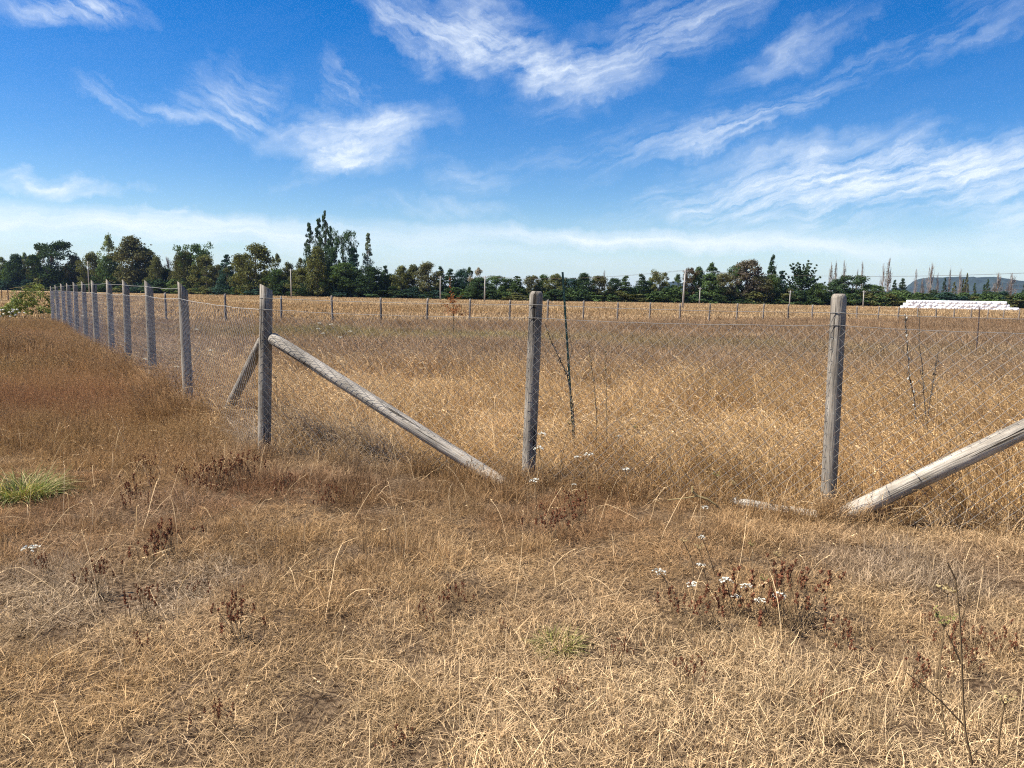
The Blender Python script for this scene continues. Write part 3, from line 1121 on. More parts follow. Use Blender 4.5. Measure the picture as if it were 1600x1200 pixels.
def tint_for(x, y, kind):
    n = len(x)
    big = N2.fbm(x * .55, y * .55, 4); med = N3.fbm(x * 1.9 + 40, y * 1.9, 3); fin = N4.fbm(x * 6, y * 6 + 9, 2)
    df, dl, dr = d_front(x, y), d_left(x, y), d_far(x, y)
    inside = ramp(np.minimum(df, dl), -.15, .25)
    leftout = ramp(-dl, -.2, .8) * ramp(y, 5.5, 8.0)
    # mown outside
    c = TAN[None] * 1.02 + (PALE - TAN)[None] * ramp(big + .06 * x + .12 * (4.2 - y) / 2, .38, .72)[:, None] * .85
    c = c + (BROWN - c) * (ramp(med, .5, .75) * .6)[:, None]
    c = c + (OCHRE - c) * (ramp(fin, .5, .8) * .6)[:, None]
    c = c + (DARK * 1.8 - c) * (ramp(N4.fbm(x * 3.1 + 3, y * 3.1, 3), .55, .78) * .55)[:, None]
    c = c + (BROWN - c) * (ramp(y, 4.6, 7.0) * .22)[:, None]
    # paddock
    ci = GOLD[None] + (MAUVE * 1.15 - GOLD)[None] * ramp(y + 6 * (big - .5), 8.5, 15)[:, None]
    ci = ci + (PALE * .9 - ci) * (ramp(med, .48, .8) * .55)[:, None]
    ci = ci + (BROWN - ci) * (ramp(fin, .55, .85) * .5)[:, None]
    ci = ci + (MAUVE * .9 - ci) * (ramp(y, 20, 34) * .5)[:, None]
    c = c + (ci - c) * inside[:, None]
    cl = OCHRE[None] * .85 + (BROWN * 1.15 - OCHRE * .85)[None] * ramp(big, .35, .6)[:, None]
    cl = cl + (RED - cl) * (ramp(med, .5, .75) * .45)[:, None]
    c = c + (cl - c) * (leftout * .85)[:, None]
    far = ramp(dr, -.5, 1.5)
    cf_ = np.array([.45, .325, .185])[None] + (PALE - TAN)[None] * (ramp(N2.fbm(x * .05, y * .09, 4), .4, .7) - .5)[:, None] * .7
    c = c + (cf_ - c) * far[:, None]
    for (px, py, r, col, w, asp) in PATCH:
        dx = (x - px) / asp; dy = y - py
        q = np.exp(-(dx * dx + dy * dy) / (r * r)) * w
        q = q * (.45 + 1.1 * ramp(med, .3, .7))
        c = c + (col[None] - c) * np.clip(q, 0, 1)[:, None]
    return np.clip(c * rng.uniform(.86, 1.14, n)[:, None], .01, .8)


def place(p, zoff=0.0):
    z = gz(p[:, 0], p[:, 1]) * np.clip(1 - np.hypot(p[:, 0], p[:, 1]) / 60, 0, 1)
    return np.stack([p[:, 0], p[:, 1], z + zoff], 1)


def rots(n, tilt=.12, free=True):
    return np.stack([rng.normal(0, tilt, n), rng.normal(0, tilt, n), rng.uniform(0, 6.283, n) if free else rng.normal(0, .55, n)], 1)


def build_grass():
    # 1 flattened thatch of the mown strip in front
    cm = tuft_collection([('mat', 9), ('short', 7)])
    p = frustum_points(1.7, 8.6, lambda y: 17 if y < 5 else 14)
    keep = (np.minimum(d_front(p[:, 0], p[:, 1]), d_left(p[:, 0], p[:, 1])) < .6)
    p = p[keep]
    p = p[~((N3.fbm(p[:, 0] * 2.3 + 11, p[:, 1] * 2.3 + 4, 2) > .60) & (rng.random(len(p)) < .10))]; n = len(p)
    h = N2.fbm(p[:, 0] * 1.3 + 5, p[:, 1] * 1.3, 3)
    idx = np.where(rng.random(n) < .22 + 1.1 * (h - .5) + .25 * ramp(p[:, 1], 4, 6), 9 + rng.integers(0, 7, n), rng.integers(0, 9, n))
    s = rng.uniform(.8, 1.15, n)
    hz = s * (.6 + .55 * ramp(h, .35, .7)) * rng.uniform(.7, 1.4, n) * (1 + .25 * ramp(p[:, 1], 4.0, 6.5)) * (1 - .3 * ramp(d_front(p[:, 0], p[:, 1]), -.9, -.2) * ramp(p[:, 0], -2.6, -2.0))
    scatter('matted_grass', 'flattened straw coloured dead grass covering the ground in front of the fence', cm, place(p), idx, np.stack([s, s, hz], 1), rots(n, .06), tint_for(p[:, 0], p[:, 1], 0))
    cb = tuft_collection([('foot', 6)])
    q = []
    for c0, k, rad in ((F1, 5, .16), (F2, 5, .16), (F3, 5, .16), (G(765, 752), 6, .25), (G(735, 735), 4, .25), (G(1322, 816), 5, .10), (G(1400, 800), 4, .25), (G(1225, 812), 6, .26), (G(1270, 815), 5, .2), (G(600, 735), 4, .4), (G(900, 775), 7, .4), (G(1000, 775), 6, .5), (G(1500, 800), 6, .5), (G(350, 660), 5, .3)):
        for i in range(k):
            a = rng.uniform(0, 6.28); r = rad * math.sqrt(rng.random())
            q.append((c0[0] + r * math.cos(a) * 1.5, c0[1] - .05 + r * math.sin(a) * .7))
    for i in range(90):
        t = rng.random(); c0 = F1 + (F3 + np.array([1.2, -.5, 0]) - F1) * t
        q.append((c0[0] + rng.normal(0, .1), c0[1] + rng.normal(.05, .16)))
    q = np.array(q); n = len(q)
    s = rng.uniform(.6, 1.1, n)
    scatter('fence_line_grass', 'rank dry grass growing round the feet of the posts', cb, place(q), rng.integers(0, 6, n), np.stack([s] * 3, 1), rots(n), tint_for(q[:, 0], q[:, 1], 0))
    # 2 loose long stalks over the thatch
    cs = tuft_collection([('stalk', 16)])
    p = frustum_points(1.9, 8.0, lambda y: 13)
    keep = (np.minimum(d_front(p[:, 0], p[:, 1]), d_left(p[:, 0], p[:, 1])) < .1)
    p = p[keep]; n = len(p)
    s = rng.uniform(.55, 1.1, n)
    scatter('straw_stalks', 'loose pale straw stalks arching over the flattened grass', cs, place(p), rng.integers(0, 16, n), np.stack([s] * 3, 1), rots(n), np.clip(PALE[None] * rng.uniform(.6, 1.1, n)[:, None], 0, .8))
    # 3 tall meadow grass of the paddock
    ct = tuft_collection([('tall', 9)])
    p = frustum_points(4.0, 17, lambda y: 6.2 if y < 9 else 5 if y < 12 else 4)
    inn = np.minimum(d_front(p[:, 0], p[:, 1]), d_left(p[:, 0], p[:, 1]))
    dlf = d_left(p[:, 0], p[:, 1])
    ok = (inn > .16) | ((dlf > -.75) & (dlf < .4) & (p[:, 1] > 8.0) & (d_front(p[:, 0], p[:, 1]) > 0))
    p = p[ok]; inn = np.where(dlf[ok] < .8, 1.2, inn[ok]); n = len(p)
    h = N2.fbm(p[:, 0] * 1.1 + 15, p[:, 1] * 1.1 + 3, 2)
    s = rng.uniform(.8, 1.1, n); hz = s * (.42 + .85 * ramp(h, .32, .68)) * (.75 + .25 * ramp(inn, .2, 1.3)) * rng.uniform(.8, 1.25, n)
    scatter('meadow_grass', 'tall golden dead meadow grass leaning left inside the paddock', ct, place(p), rng.integers(0, 9, n), np.stack([s, s, hz], 1), rots(n, .06, False), tint_for(p[:, 0], p[:, 1], 1))
    ca = tuft_collection([('arch', 12)])
    p = frustum_points(4.5, 15, lambda y: 6.0)
    inn = np.minimum(d_front(p[:, 0], p[:, 1]), d_left(p[:, 0], p[:, 1]))
    ex = p[(inn > .1) & (inn < 1.6)]
    p = np.concatenate([p[inn > .2], ex + rng.normal(0, .15, ex.shape), ex + rng.normal(0, .15, ex.shape)]); n = len(p)
    s = rng.uniform(.6, 1.15, n)
    scatter('seeding_stalks', 'long pale seeding stalks arching above the meadow grass', ca, place(p), rng.integers(0, 12, n), np.stack([s] * 3, 1), rots(n, .1, False), np.clip(PALE[None] * rng.uniform(.6, 1.05, n)[:, None], 0, .8))
    # 4 fine red-brown grass outside the left fence
    cfi = tuft_collection([('fine', 8)])
    p = frustum_points(5.0, 30, lambda y: 8 if y < 9 else 6 if y < 14 else 4.2)
    dl = d_left(p[:, 0], p[:, 1])
    edge = ramp(p[:, 1] + 1.2 * (N2.fbm(p[:, 0], p[:, 1]) - .5) * 2, 5.8, 8.0)
    keep = (dl < -.15) & (rng.random(len(p)) < edge)
    p = p[keep]; n = len(p)
    s = rng.uniform(.8, 1.15, n) * (1 + .35 * ramp(p[:, 1], 12, 26)); hz = s * (.5 + .55 * ramp(p[:, 1], 6, 10))
    scatter('bent_grass', 'fine red brown seeding grass outside the left fence run', cfi, place(p), rng.integers(0, 8, n), np.stack([s, s, hz], 1), rots(n, .06), tint_for(p[:, 0], p[:, 1], 2))
    # 5 the same meadow farther off
    cfa = tuft_collection([('far', 8)])
    p = frustum_points(14, 62, lambda y: 2.4 if y < 22 else 1.7 if y < 32 else 1.0)
    dr = d_far(p[:, 0], p[:, 1])
    p = p[dr < .4]; n = len(p)
    h = N2.fbm(p[:, 0] * .3 + 15, p[:, 1] * .3 + 3, 3)
    s = rng.uniform(.8, 1.15, n) * (1 + .3 * ramp(p[:, 1], 30, 60)); hz = s * (.6 + .5 * ramp(h, .3, .7))
    scatter('paddock_grass', 'brown and mauve seeding grass in the middle of the paddock', cfa, place(p), rng.integers(0, 8, n), np.stack([s * 1.15, s * 1.15, hz], 1), rots(n, .05, False), tint_for(p[:, 0], p[:, 1], 1))
    # 6 stubble of the field beyond
    cst = tuft_collection([('stubble', 6)])
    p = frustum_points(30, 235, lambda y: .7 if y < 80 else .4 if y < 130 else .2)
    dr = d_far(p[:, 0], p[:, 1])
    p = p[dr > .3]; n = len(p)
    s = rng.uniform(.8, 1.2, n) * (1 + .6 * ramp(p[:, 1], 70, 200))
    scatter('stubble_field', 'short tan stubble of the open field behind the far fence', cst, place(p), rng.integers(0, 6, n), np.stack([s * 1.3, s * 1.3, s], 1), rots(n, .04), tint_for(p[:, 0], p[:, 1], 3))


build_grass()

# ------------------------------------------------------------------ trees
def leaf_cloud(b, centers, radii, per, size, rs, flat=0.0):
    n = len(centers)
    C = np.repeat(np.array(centers, float), per, 0)
    RR = np.repeat(np.array([r if hasattr(r, '__len__') else (r, r, r) for r in radii], float), per, 0)
    base = np.repeat(rs.uniform(.2, .8, n), per)
    N = n * per
    unit = lambda v: v / (np.linalg.norm(v, axis=1)[:, None] + 1e-9)
    v = unit(rs.normal(0, 1, (N, 3)))
    q = C + v * RR * (rs.uniform(.2, 1.0, N) ** .6)[:, None]
    nr = unit(v * .7 + rs.normal(0, .6, (N, 3)) + np.array([0, 0, .35]))
    a1 = unit(np.cross(nr, rs.normal(0, 1, (N, 3)))); a2 = np.cross(nr, a1)
    s_ = (size * rs.uniform(.6, 1.35, N))[:, None]
    V = np.stack([q - a1 * s_ * .5, q - a2 * s_ * .32, q + a1 * s_ * .5, q + a2 * s_ * .32], 1).reshape(-1, 3)
    k = len(b.v)
    b.v.extend(map(tuple, V.tolist()))
    b.f.extend([(k + 4 * i, k + 4 * i + 1, k + 4 * i + 2, k + 4 * i + 3) for i in range(N)])
    b.a.extend(np.repeat(np.clip(base + rs.uniform(-.25, .25, N), 0, 1), 4).tolist())


def crown_broad(seed, base=.06, clumps=74, per=92, lump=.135, top=1.0, egg=.5, size=.040):
    rs = np.random.default_rng(seed); b = MB()
    cs, rr = [], []
    lob = rs.uniform(0, 6.28, 3)
    for i in range(clumps):
        z = base + (top - base - lump * .5) * rs.random() ** .85
        t = (z - base) / (top - base)
        env = .43 * (math.sin(math.pi * min(1, (t * (1 - egg * .3) + .16)) ** .9) ** .7)
        an = rs.uniform(0, 6.28)
        env *= 1 + .22 * math.sin(2 * an + lob[0] + 4 * t) + .14 * math.sin(3 * an + lob[1] - 6 * t)
        r = env * math.sqrt(rs.uniform(.08, 1))
        cs.append(np.array([r * math.cos(an), r * math.sin(an), z]))
        k = rs.uniform(.6, 1.25) * lump
        rr.append((k * 1.05, k * 1.05, k * .62))
    leaf_cloud(b, cs, rr, per, size, rs)
    return b


def crown_poplar(seed, spires=3, size=.028):
    rs = np.random.default_rng(seed); b = MB()
    cs, rr = [], []
    for s in range(spires):
        an = 6.28 * s / spires + rs.uniform(-.4, .4)
        off = .26 * (s > 0) * rs.uniform(.7, 1.1)
        tip = 1.0 if s == 0 else rs.uniform(.70, .90)
        for i in range(64):
            z = .04 + (tip - .05) * (i + rs.random()) / 64
            t = z / tip
            env = .27 * (1 - t) ** .5 * min(1, .4 + t * 2.5)
            a2 = rs.uniform(0, 6.28); r = env * math.sqrt(rs.uniform(.1, 1))
            o = off * (.5 + .5 * t)
            cs.append(np.array([o * math.cos(an) + r * math.cos(a2), o * math.sin(an) + r * math.sin(a2), z]))
            k = rs.uniform(.05, .085) * (1.15 - .85 * t)
            rr.append((k * 2.0, k * 2.0, k * .9))
    leaf_cloud(b, cs, rr, 70, size, rs)
    return b


def crown_conifer(seed, size=.05, tiers=11, wide=1.0):
    rs = np.random.default_rng(seed); b = MB()
    cs, rr = [], []
    for i in range(tiers):
        z = .08 + .86 * i / (tiers - 1)
        R_ = .47 * wide * (1 - (i / (tiers - .4))) ** .8 + .03
        nb = max(4, int(10 * R_ / .47) + 3)
        for k in range(nb):
            an = rs.uniform(0, 6.28); q = rs.uniform(.45, 1.0) * R_
            cs.append(np.array([q * math.cos(an), q * math.sin(an), z - .06 * q / R_ + rs.normal(0, .012)]))
            kk = rs.uniform(.09, .13) * (.5 + R_)
            rr.append((kk * 1.5, kk * 1.5, kk * .55))
    leaf_cloud(b, cs, rr, 42, size, rs)
    return b


def crown_spiky(seed):
    """wide cypress: limbs fan up and out, each ending in a pointed foliage brush"""
    rs = np.random.default_rng(seed); b = MB()
    cs, rr = [], []
    for i in range(60):
        an = rs.uniform(0, 6.28); el = rs.uniform(.18, 1.45)
        L = (.50 if el < .8 else .62) * rs.uniform(.75, 1.08)
        d = np.array([math.cos(an) * math.cos(el), math.sin(an) * math.cos(el), math.sin(el)])
        o = np.array([0, 0, .30 + .1 * rs.random()])
        for t in (.45, .6, .75, .88, 1.0):
            cs.append(o + d * L * t * np.array([1, 1, 1.05]))
            k = .075 * (1.15 - t * .8)
            rr.append((k, k, k * .8))
    for i in range(26):
        an = rs.uniform(0, 6.28); q = rs.uniform(.1, .42)
        cs.append(np.array([q * math.cos(an), q * math.sin(an), rs.uniform(.06, .35)])); rr.append((.1, .1, .08))
    leaf_cloud(b, cs, rr, 13, .045, rs)
    return b


def branches_bare(seed, leaves=0.25):
    rs = np.random.default_rng(seed); b = MB(); lf = MB()
    b.tube([(0, 0, 0), (.01, 0, .4), (0, .01, .75), (0, 0, 1.0)], [.04, .028, .016, .005], 5)
    cs, rr = [], []
    for i in range(34):
        z0 = rs.uniform(.12, .85); an = rs.uniform(0, 6.28)
        L = (.34 * (1 - z0) + .1) * rs.uniform(.7, 1.1)
        w = .34 * min(1, .4 + (1 - z0))
        p = np.array([0, 0, z0]); e1 = p + np.array([math.cos(an) * w * L * 1.2, math.sin(an) * w * L * 1.2, L * .45]); e2 = p + np.array([math.cos(an) * w * L * 1.9, math.sin(an) * w * L * 1.9, L])
        b.tube([p, e1, e2], [.010, .006, .003], 3, False)
        for k in range(3):
            q = p + (e2 - p) * rs.uniform(.3, 1)
            b.tube([q, q + np.array([rs.normal(0, .035), rs.normal(0, .035), rs.uniform(.04, .12)])], [.004, .002], 3, False)
        if rs.random() < leaves:
            cs.append(e1); rr.append((.07, .07, .06))
    if cs:
        leaf_cloud(lf, cs, rr, 16, .035, rs)
    return b, lf


def to_mesh(b, name, mat):
    return b.mesh(name, mat)


CROWN = {
    'broad': [to_mesh(crown_broad(200 + i, lump=.125 + .014 * (i % 3), egg=.2 + .2 * (i % 4)), 'crown', M_LEAF) for i in range(7)],
    'sparse': [to_mesh(crown_broad(230 + i, .18, 40, 70, .10, 1.0, .1, .036), 'crown', M_LEAF) for i in range(4)],
    'cone': [to_mesh(crown_broad(250 + i, .03, 76, 90, .125, 1.0, 1.6), 'crown', M_LEAF) for i in range(3)],
    'poplar': [to_mesh(crown_poplar(260 + i, (1, 1, 2)[i]), 'crown', M_LEAF) for i in range(3)],
    'conifer': [to_mesh(crown_conifer(270 + i), 'crown', M_LEAF) for i in range(3)],
    'spiky': [to_mesh(crown_spiky(280), 'crown', M_LEAF)],
}
BARE = []
for i in range(4):
    bb, lf = branches_bare(300 + i, (.1, .35, .8, .0)[i])
    BARE.append((to_mesh(bb, 'branches', M_BARE), to_mesh(lf, 'dry_leaves', M_LEAF) if lf.v else None))


def trunk_mesh(seed, mat, top=.8, r=.035):
    rs = np.random.default_rng(seed); b = MB()
    b.tube([(0, 0, -.02), (rs.normal(0, .01), rs.normal(0, .01), top * .4), (rs.normal(0, .02), rs.normal(0, .02), top)], [r, r * .75, r * .25], 7)
    for k in range(9):
        z = rs.uniform(.18, top * .85); an = rs.uniform(0, 6.28); L = rs.uniform(.12, .3)
        b.tube([(0, 0, z), (math.cos(an) * L * .5, math.sin(an) * L * .5, z + L * .35), (math.cos(an) * L, math.sin(an) * L, z + L * .8)], [r * .45, r * .3, r * .1], 4, False)
    return b.mesh('trunk', mat)


TRUNKS = [trunk_mesh(320 + i, M_BARK if i < 2 else M_PALEBARK) for i in range(4)]
COLS = {
    'dark': (.030, .048, .022), 'green': (.048, .072, .026), 'olive': (.078, .080, .030), 'pale': (.13, .15, .062), 'brown': (.074, .072, .034),
    'grey': (.088, .074, .052), 'blue': (.026, .048, .036), 'rust': (.082, .062, .036), 'yellow': (.11, .10, .035), 'poplar': (.046, .072, .034), 'silver': (.11, .13, .085), 'straw': (.20, .16, .10),
}
tree_rs = random.Random(77)


def tree_dist(px):
    return float(np.interp(px, [-200, 0, 300, 450, 800, 1200, 1600, 1800], [380, 350, 290, 232, 215, 228, 225, 225]))


def tree(px, ytop, wpx, kind, col, label, dd=0.0, group=None, name='tree'):
    D = tree_dist(px) + dd
    p = at(px, horizon(px), D)
    t = at(px, ytop, D)
    h = t[2]
    w = wpx / FPX * D
    e = empty(name, (p[0], D, 0), tree_rs.uniform(0, 6.28))
    tag(e, label, 'tree', group or 'trees along the far edge of the field')
    c = COLS[col]
    j = tree_rs.uniform(1.2, 1.75)
    if kind == 'bare':
        i = tree_rs.randrange(4)
        o = bpy.data.objects.new('trunk_and_branches', BARE[i][0]); o.scale = (w * 2.0, w * 2.0, h); link(o, e)
        if BARE[i][1]:
            o = bpy.data.objects.new('dry_leaves', BARE[i][1]); o.scale = (w * 2.0, w * 2.0, h); o.color = (*c, 1); link(o, e)
        return
    ms = CROWN[kind]
    o = bpy.data.objects.new('crown', ms[tree_rs.randrange(len(ms))])
    wide = {'poplar': 1.75, 'conifer': 1.4, 'spiky': 1.0}.get(kind, 1.42)
    o.scale = (w * wide, w * wide, h / {'spiky': .97}.get(kind, 1.0))
    o.color = (c[0] * j, c[1] * j, c[2] * j, 1)
    link(o, e)
    o = bpy.data.objects.new('trunk', TRUNKS[tree_rs.randrange(2) + (2 if col in ('pale', 'silver', 'straw', 'olive') else 0)])
    o.scale = (max(w, h * .35), max(w, h * .35), h)
    link(o, e)


TREES = [
    # px, top, width, kind, colour, label, extra distance
    (-60, 395, 60, 'broad', 'green', 'broad green tree at the far left edge of the tree line', 0),
    (5, 400, 26, 'sparse', 'pale', 'pale airy tree at the left edge of the photo', 10),
    (27, 396, 34, 'broad', 'dark', 'dark green tree second from the left edge', 0),
    (41, 393, 20, 'sparse', 'pale', 'thin pale tree between two dark ones at far left', 12),
    (54, 398, 26, 'broad', 'olive', 'olive tree touching the left side of the big dark pyramid tree', 6),
    (64, 392, 24, 'sparse', 'straw', 'pale straw tinted tree behind the big dark pyramid tree', 20),
    (83, 374, 52, 'cone', 'dark', 'big dark pyramid shaped tree above the bramble bush', -4),
    (118, 398, 32, 'broad', 'brown', 'brownish olive tree right of the big dark pyramid tree', 4),
    (145, 391, 34, 'broad', 'olive', 'olive tree behind the leftmost utility pole', 0),
    (172, 366, 32, 'sparse', 'pale', 'tall pale green tree with open lumpy crown left of the dark round tree', 6),
    (172, 398, 34, 'broad', 'green', 'shorter green tree below the tall pale lumpy crown', -2),
    (208, 368, 60, 'broad', 'brown', 'large dark brown rounded tree beside the tall pale crown', 0),
    (228, 385, 36, 'broad', 'dark', 'dark shoulder of foliage right of the large brown rounded tree', 8),
    (246, 400, 24, 'broad', 'olive', 'narrow olive tree just right of the large brown rounded tree', 0),
    (264, 402, 24, 'bare', 'grey', 'grey half bare tree in the gap behind the left fence', 10),
    (281, 402, 24, 'broad', 'brown', 'small brown tree beside the grey half bare one', 4),
    (290, 389, 30, 'broad', 'olive', 'olive tree above the nearest slant topped post', 0),
    (304, 377, 40, 'cone', 'green', 'tall dark green tree with pointed top behind the nearest slanted post', 6),
    (323, 398, 42, 'broad', 'olive', 'wide olive tree right of the pointed dark green tree', -2),
    (343, 412, 22, 'broad', 'brown', 'low brown tree left of the small fir', 4),
    (355, 394, 28, 'conifer', 'blue', 'small dark bluish fir left of the corner post', 0),
    (380, 395, 36, 'broad', 'olive', 'left half of the olive pair behind the corner post', 2),
    (400, 379, 54, 'broad', 'olive', 'large olive tree right behind the corner post', 0),
    (434, 395, 26, 'sparse', 'olive', 'open olive tree right of the corner post', 6),
    (436, 418, 34, 'broad', 'green', 'low green tree right of the corner post', -2),
    (452, 408, 22, 'broad', 'olive', 'small olive tree behind the utility pole near corner post', 4),
    (470, 400, 26, 'sparse', 'olive', 'open olive tree just left of the poplars', 2),
    (472, 418, 36, 'broad', 'olive', 'low olive tree at the left foot of the poplars', -2),
    (484, 347, 26, 'poplar', 'poplar', 'leftmost of the tall green poplars', 8),
    (499, 340, 24, 'poplar', 'poplar', 'second tall green poplar from the left', 12),
    (508, 330, 25, 'poplar', 'poplar', 'tallest green poplar of the clump', 8),
    (522, 372, 18, 'poplar', 'dark', 'short dark poplar right of the tallest one', 10),
    (496, 384, 36, 'broad', 'olive', 'yellowish olive tree in front of the tall poplars', -4),
    (514, 410, 34, 'broad', 'green', 'green tree at the foot of the tallest poplar', -2),
    (537, 358, 26, 'cone', 'poplar', 'dense pointed poplar standing alone right of the clump', 6),
    (553, 383, 30, 'conifer', 'blue', 'dark layered conifer leaning against the dense pointed poplar', 4),
    (536, 410, 44, 'broad', 'green', 'rounded green tree below the dense pointed poplar', -3),
    (575, 364, 25, 'poplar', 'silver', 'pale grey green poplar with several spires', 8),
    (579, 415, 40, 'broad', 'dark', 'dark tree at the foot of the pale many spired poplar', -2),
    (602, 414, 20, 'conifer', 'dark', 'slim dark tree right of the pale many spired poplar', 0),
    (613, 430, 24, 'broad', 'dark', 'low dark tree in the dip right of the poplars', 4),
    (628, 418, 32, 'broad', 'olive', 'olive tree starting the middle stretch of the tree line', 0),
    (646, 415, 32, 'broad', 'olive', 'tall olive tree left of the red leaved sapling', 4),
    (669, 412, 36, 'broad', 'brown', 'dark brown topped tree left of the red leaved sapling', 0),
    (688, 418, 20, 'conifer', 'dark', 'small dark fir behind the utility pole beside the sapling', 6),
    (703, 422, 26, 'conifer', 'dark', 'dark tree directly above the red leaved sapling', 2),
    (722, 422, 22, 'broad', 'blue', 'bluish tree right above the red leaved sapling', 4),
    (733, 420, 20, 'sparse', 'green', 'open crowned green tree between sapling and thin utility pole', 6),
    (747, 420, 24, 'sparse', 'straw', 'pale brown topped tree left of the thin utility pole', 2),
    (748, 436, 40, 'broad', 'dark', 'dark rounded tree at the foot of the thin utility pole', -3),
    (775, 434, 30, 'broad', 'green', 'green tree right of the thin utility pole', 2),
    (795, 439, 26, 'broad', 'green', 'low green tree left of the second fence post', 4),
    (808, 433, 28, 'conifer', 'green', 'pointed green tree just left of the second fence post', 0),
    (830, 434, 26, 'broad', 'brown', 'brown tree directly above the second fence post', 2),
    (848, 432, 22, 'broad', 'green', 'green tree between second fence post and green stake', 4),
    (868, 430, 34, 'broad', 'olive', 'olive tree left of the green steel stake', 0),
    (888, 437, 28, 'broad', 'blue', 'bluish dark tree directly behind the green steel stake', 2),
    (912, 430, 34, 'broad', 'dark', 'dark rounded tree right of the green steel stake', 0),
    (936, 434, 30, 'broad', 'brown', 'brownish tree two right of the green steel stake', -2),
    (943, 426, 8, 'bare', 'grey', 'thin bare tip rising out of the brownish tree', 6),
    (960, 438, 24, 'broad', 'dark', 'low dark tree in the middle of the tree line', 2),
    (977, 433, 26, 'conifer', 'green', 'pointed green tree in the middle of the tree line', 0),
    (1001, 430, 26, 'conifer', 'dark', 'pointed dark tree left of the small distant hill', 0),
    (1015, 440, 26, 'broad', 'dark', 'low dark tree below the small distant hill', 2),
    (1029, 425, 24, 'cone', 'olive', 'pointed olive tree left of the tall white utility pole', 0),
    (1058, 432, 24, 'sparse', 'green', 'open tree touching the tall white utility pole', 4),
    (1077, 422, 20, 'cone', 'rust', 'dark rusty tree right of the tall white utility pole', 2),
    (1090, 420, 24, 'broad', 'green', 'green tree two right of the tall white utility pole', 4),
    (1110, 413, 32, 'sparse', 'green', 'tall open green tree between white pole and red brown tree', 6),
    (1108, 430, 40, 'broad', 'green', 'dense green tree behind the short utility pole', 0),
    (1130, 430, 34, 'broad', 'brown', 'low brown tree left of the big red brown tree', -2),
    (1149, 417, 24, 'broad', 'green', 'green tree on the left shoulder of the big red brown tree', 2),
    (1166, 409, 46, 'broad', 'grey', 'big red brown tree with thinning top right of middle', 0),
    (1186, 432, 34, 'broad', 'brown', 'brown skirt of foliage right below the big red brown tree', -2),
    (1204, 399, 19, 'conifer', 'dark', 'tall narrow open conifer left of the spreading cypress', 2),
    (1205, 430, 26, 'broad', 'green', 'green tree at the foot of the tall narrow conifer', -2),
    (1219, 424, 22, 'conifer', 'blue', 'dark bluish tree between narrow conifer and spreading cypress', 2),
    (1252, 418, 66, 'spiky', 'dark', 'wide spreading dark cypress left of the third post', 0),
    (1276, 444, 26, 'broad', 'green', 'round bright green tree under the spreading cypress', -4),
    (1296, 415, 11, 'bare', 'straw', 'first bare poplar right of the cypress, with straw leaves', 60),
    (1303, 411, 8, 'bare', 'grey', 'second thin bare poplar right of the cypress', 66),
    (1316, 410, 12, 'bare', 'grey', 'tall bare poplar directly above the third post', 60),
    (1337, 424, 6, 'bare', 'grey', 'short thin bare poplar right above the third post', 62),
    (1344, 413, 10, 'bare', 'grey', 'thin bare poplar in the gap right of the third post', 60),
    (1304, 439, 32, 'broad', 'dark', 'dark tree left behind the top of the third post', 0),
    (1331, 433, 42, 'broad', 'dark', 'dense dark round tree directly behind the third post', -2),
    (1362, 448, 40, 'broad', 'green', 'low grey green tree right of the dense dark round one', 6),
    (1377, 413, 12, 'bare', 'straw', 'left of the twin pale poplars', 60),
    (1385, 405, 15, 'bare', 'grey', 'taller right of the twin pale poplars', 62),
    (1396, 435, 11, 'conifer', 'dark', 'small dark fir right of the twin pale poplars', 64),
    (1408, 433, 16, 'conifer', 'dark', 'small dark fir at the left end of the long hill', 64),
    (1428, 420, 9, 'bare', 'grey', 'thin grey bare tree over the left end of the bales', 70),
    (1439, 434, 10, 'bare', 'rust', 'short brown half bare tree left of the tall brown poplar', 66),
    (1452, 412, 18, 'bare', 'brown', 'tall brown withered poplar over the white bales', 60),
    (1462, 425, 8, 'bare', 'rust', 'thin brown poplar right against the tall withered one', 60),
    (1474, 434, 10, 'poplar', 'dark', 'small dark poplar right of the tall withered one', 66),
    (1481, 418, 6, 'bare', 'grey', 'needle thin bare poplar above the middle of the bales', 66),
    (1489, 440, 10, 'poplar', 'olive', 'short olive poplar in front of the hill', 60),
    (1497, 419, 10, 'bare', 'rust', 'reddish bare poplar in front of the hill crest', 62),
    (1508, 427, 10, 'poplar', 'olive', 'olive poplar right of the reddish bare one', 62),
    (1521, 442, 10, 'poplar', 'green', 'small green poplar above the right half of the bales', 62),
    (1541, 436, 11, 'poplar', 'dark', 'dark poplar above the right end of the bales', 62),
    (1557, 426, 20, 'bare', 'grey', 'grey ragged tree right of the bales, left one of two', 50),
    (1578, 426, 22, 'bare', 'grey', 'grey ragged tree right of the bales, right one of two', 50),
    (1600, 438, 14, 'poplar', 'dark', 'dark poplar cut by the right edge of the photo', 56),
    (1640, 430, 40, 'broad', 'dark', 'dark broad tree just past the right edge', 30),
]
for T in TREES:
    T = list(T)
    T[1] -= 4 * float(np.interp(T[0], [560, 640, 1360, 1400], [0, 1, 1, 0]))
    nm = {'poplar': 'poplar_tree', 'conifer': 'conifer_tree', 'spiky': 'cypress_tree', 'bare': 'bare_tree'}.get(T[3], 'broadleaf_tree')
    tree(T[0], T[1], T[2], T[3], T[4], T[5], T[6], None, nm)


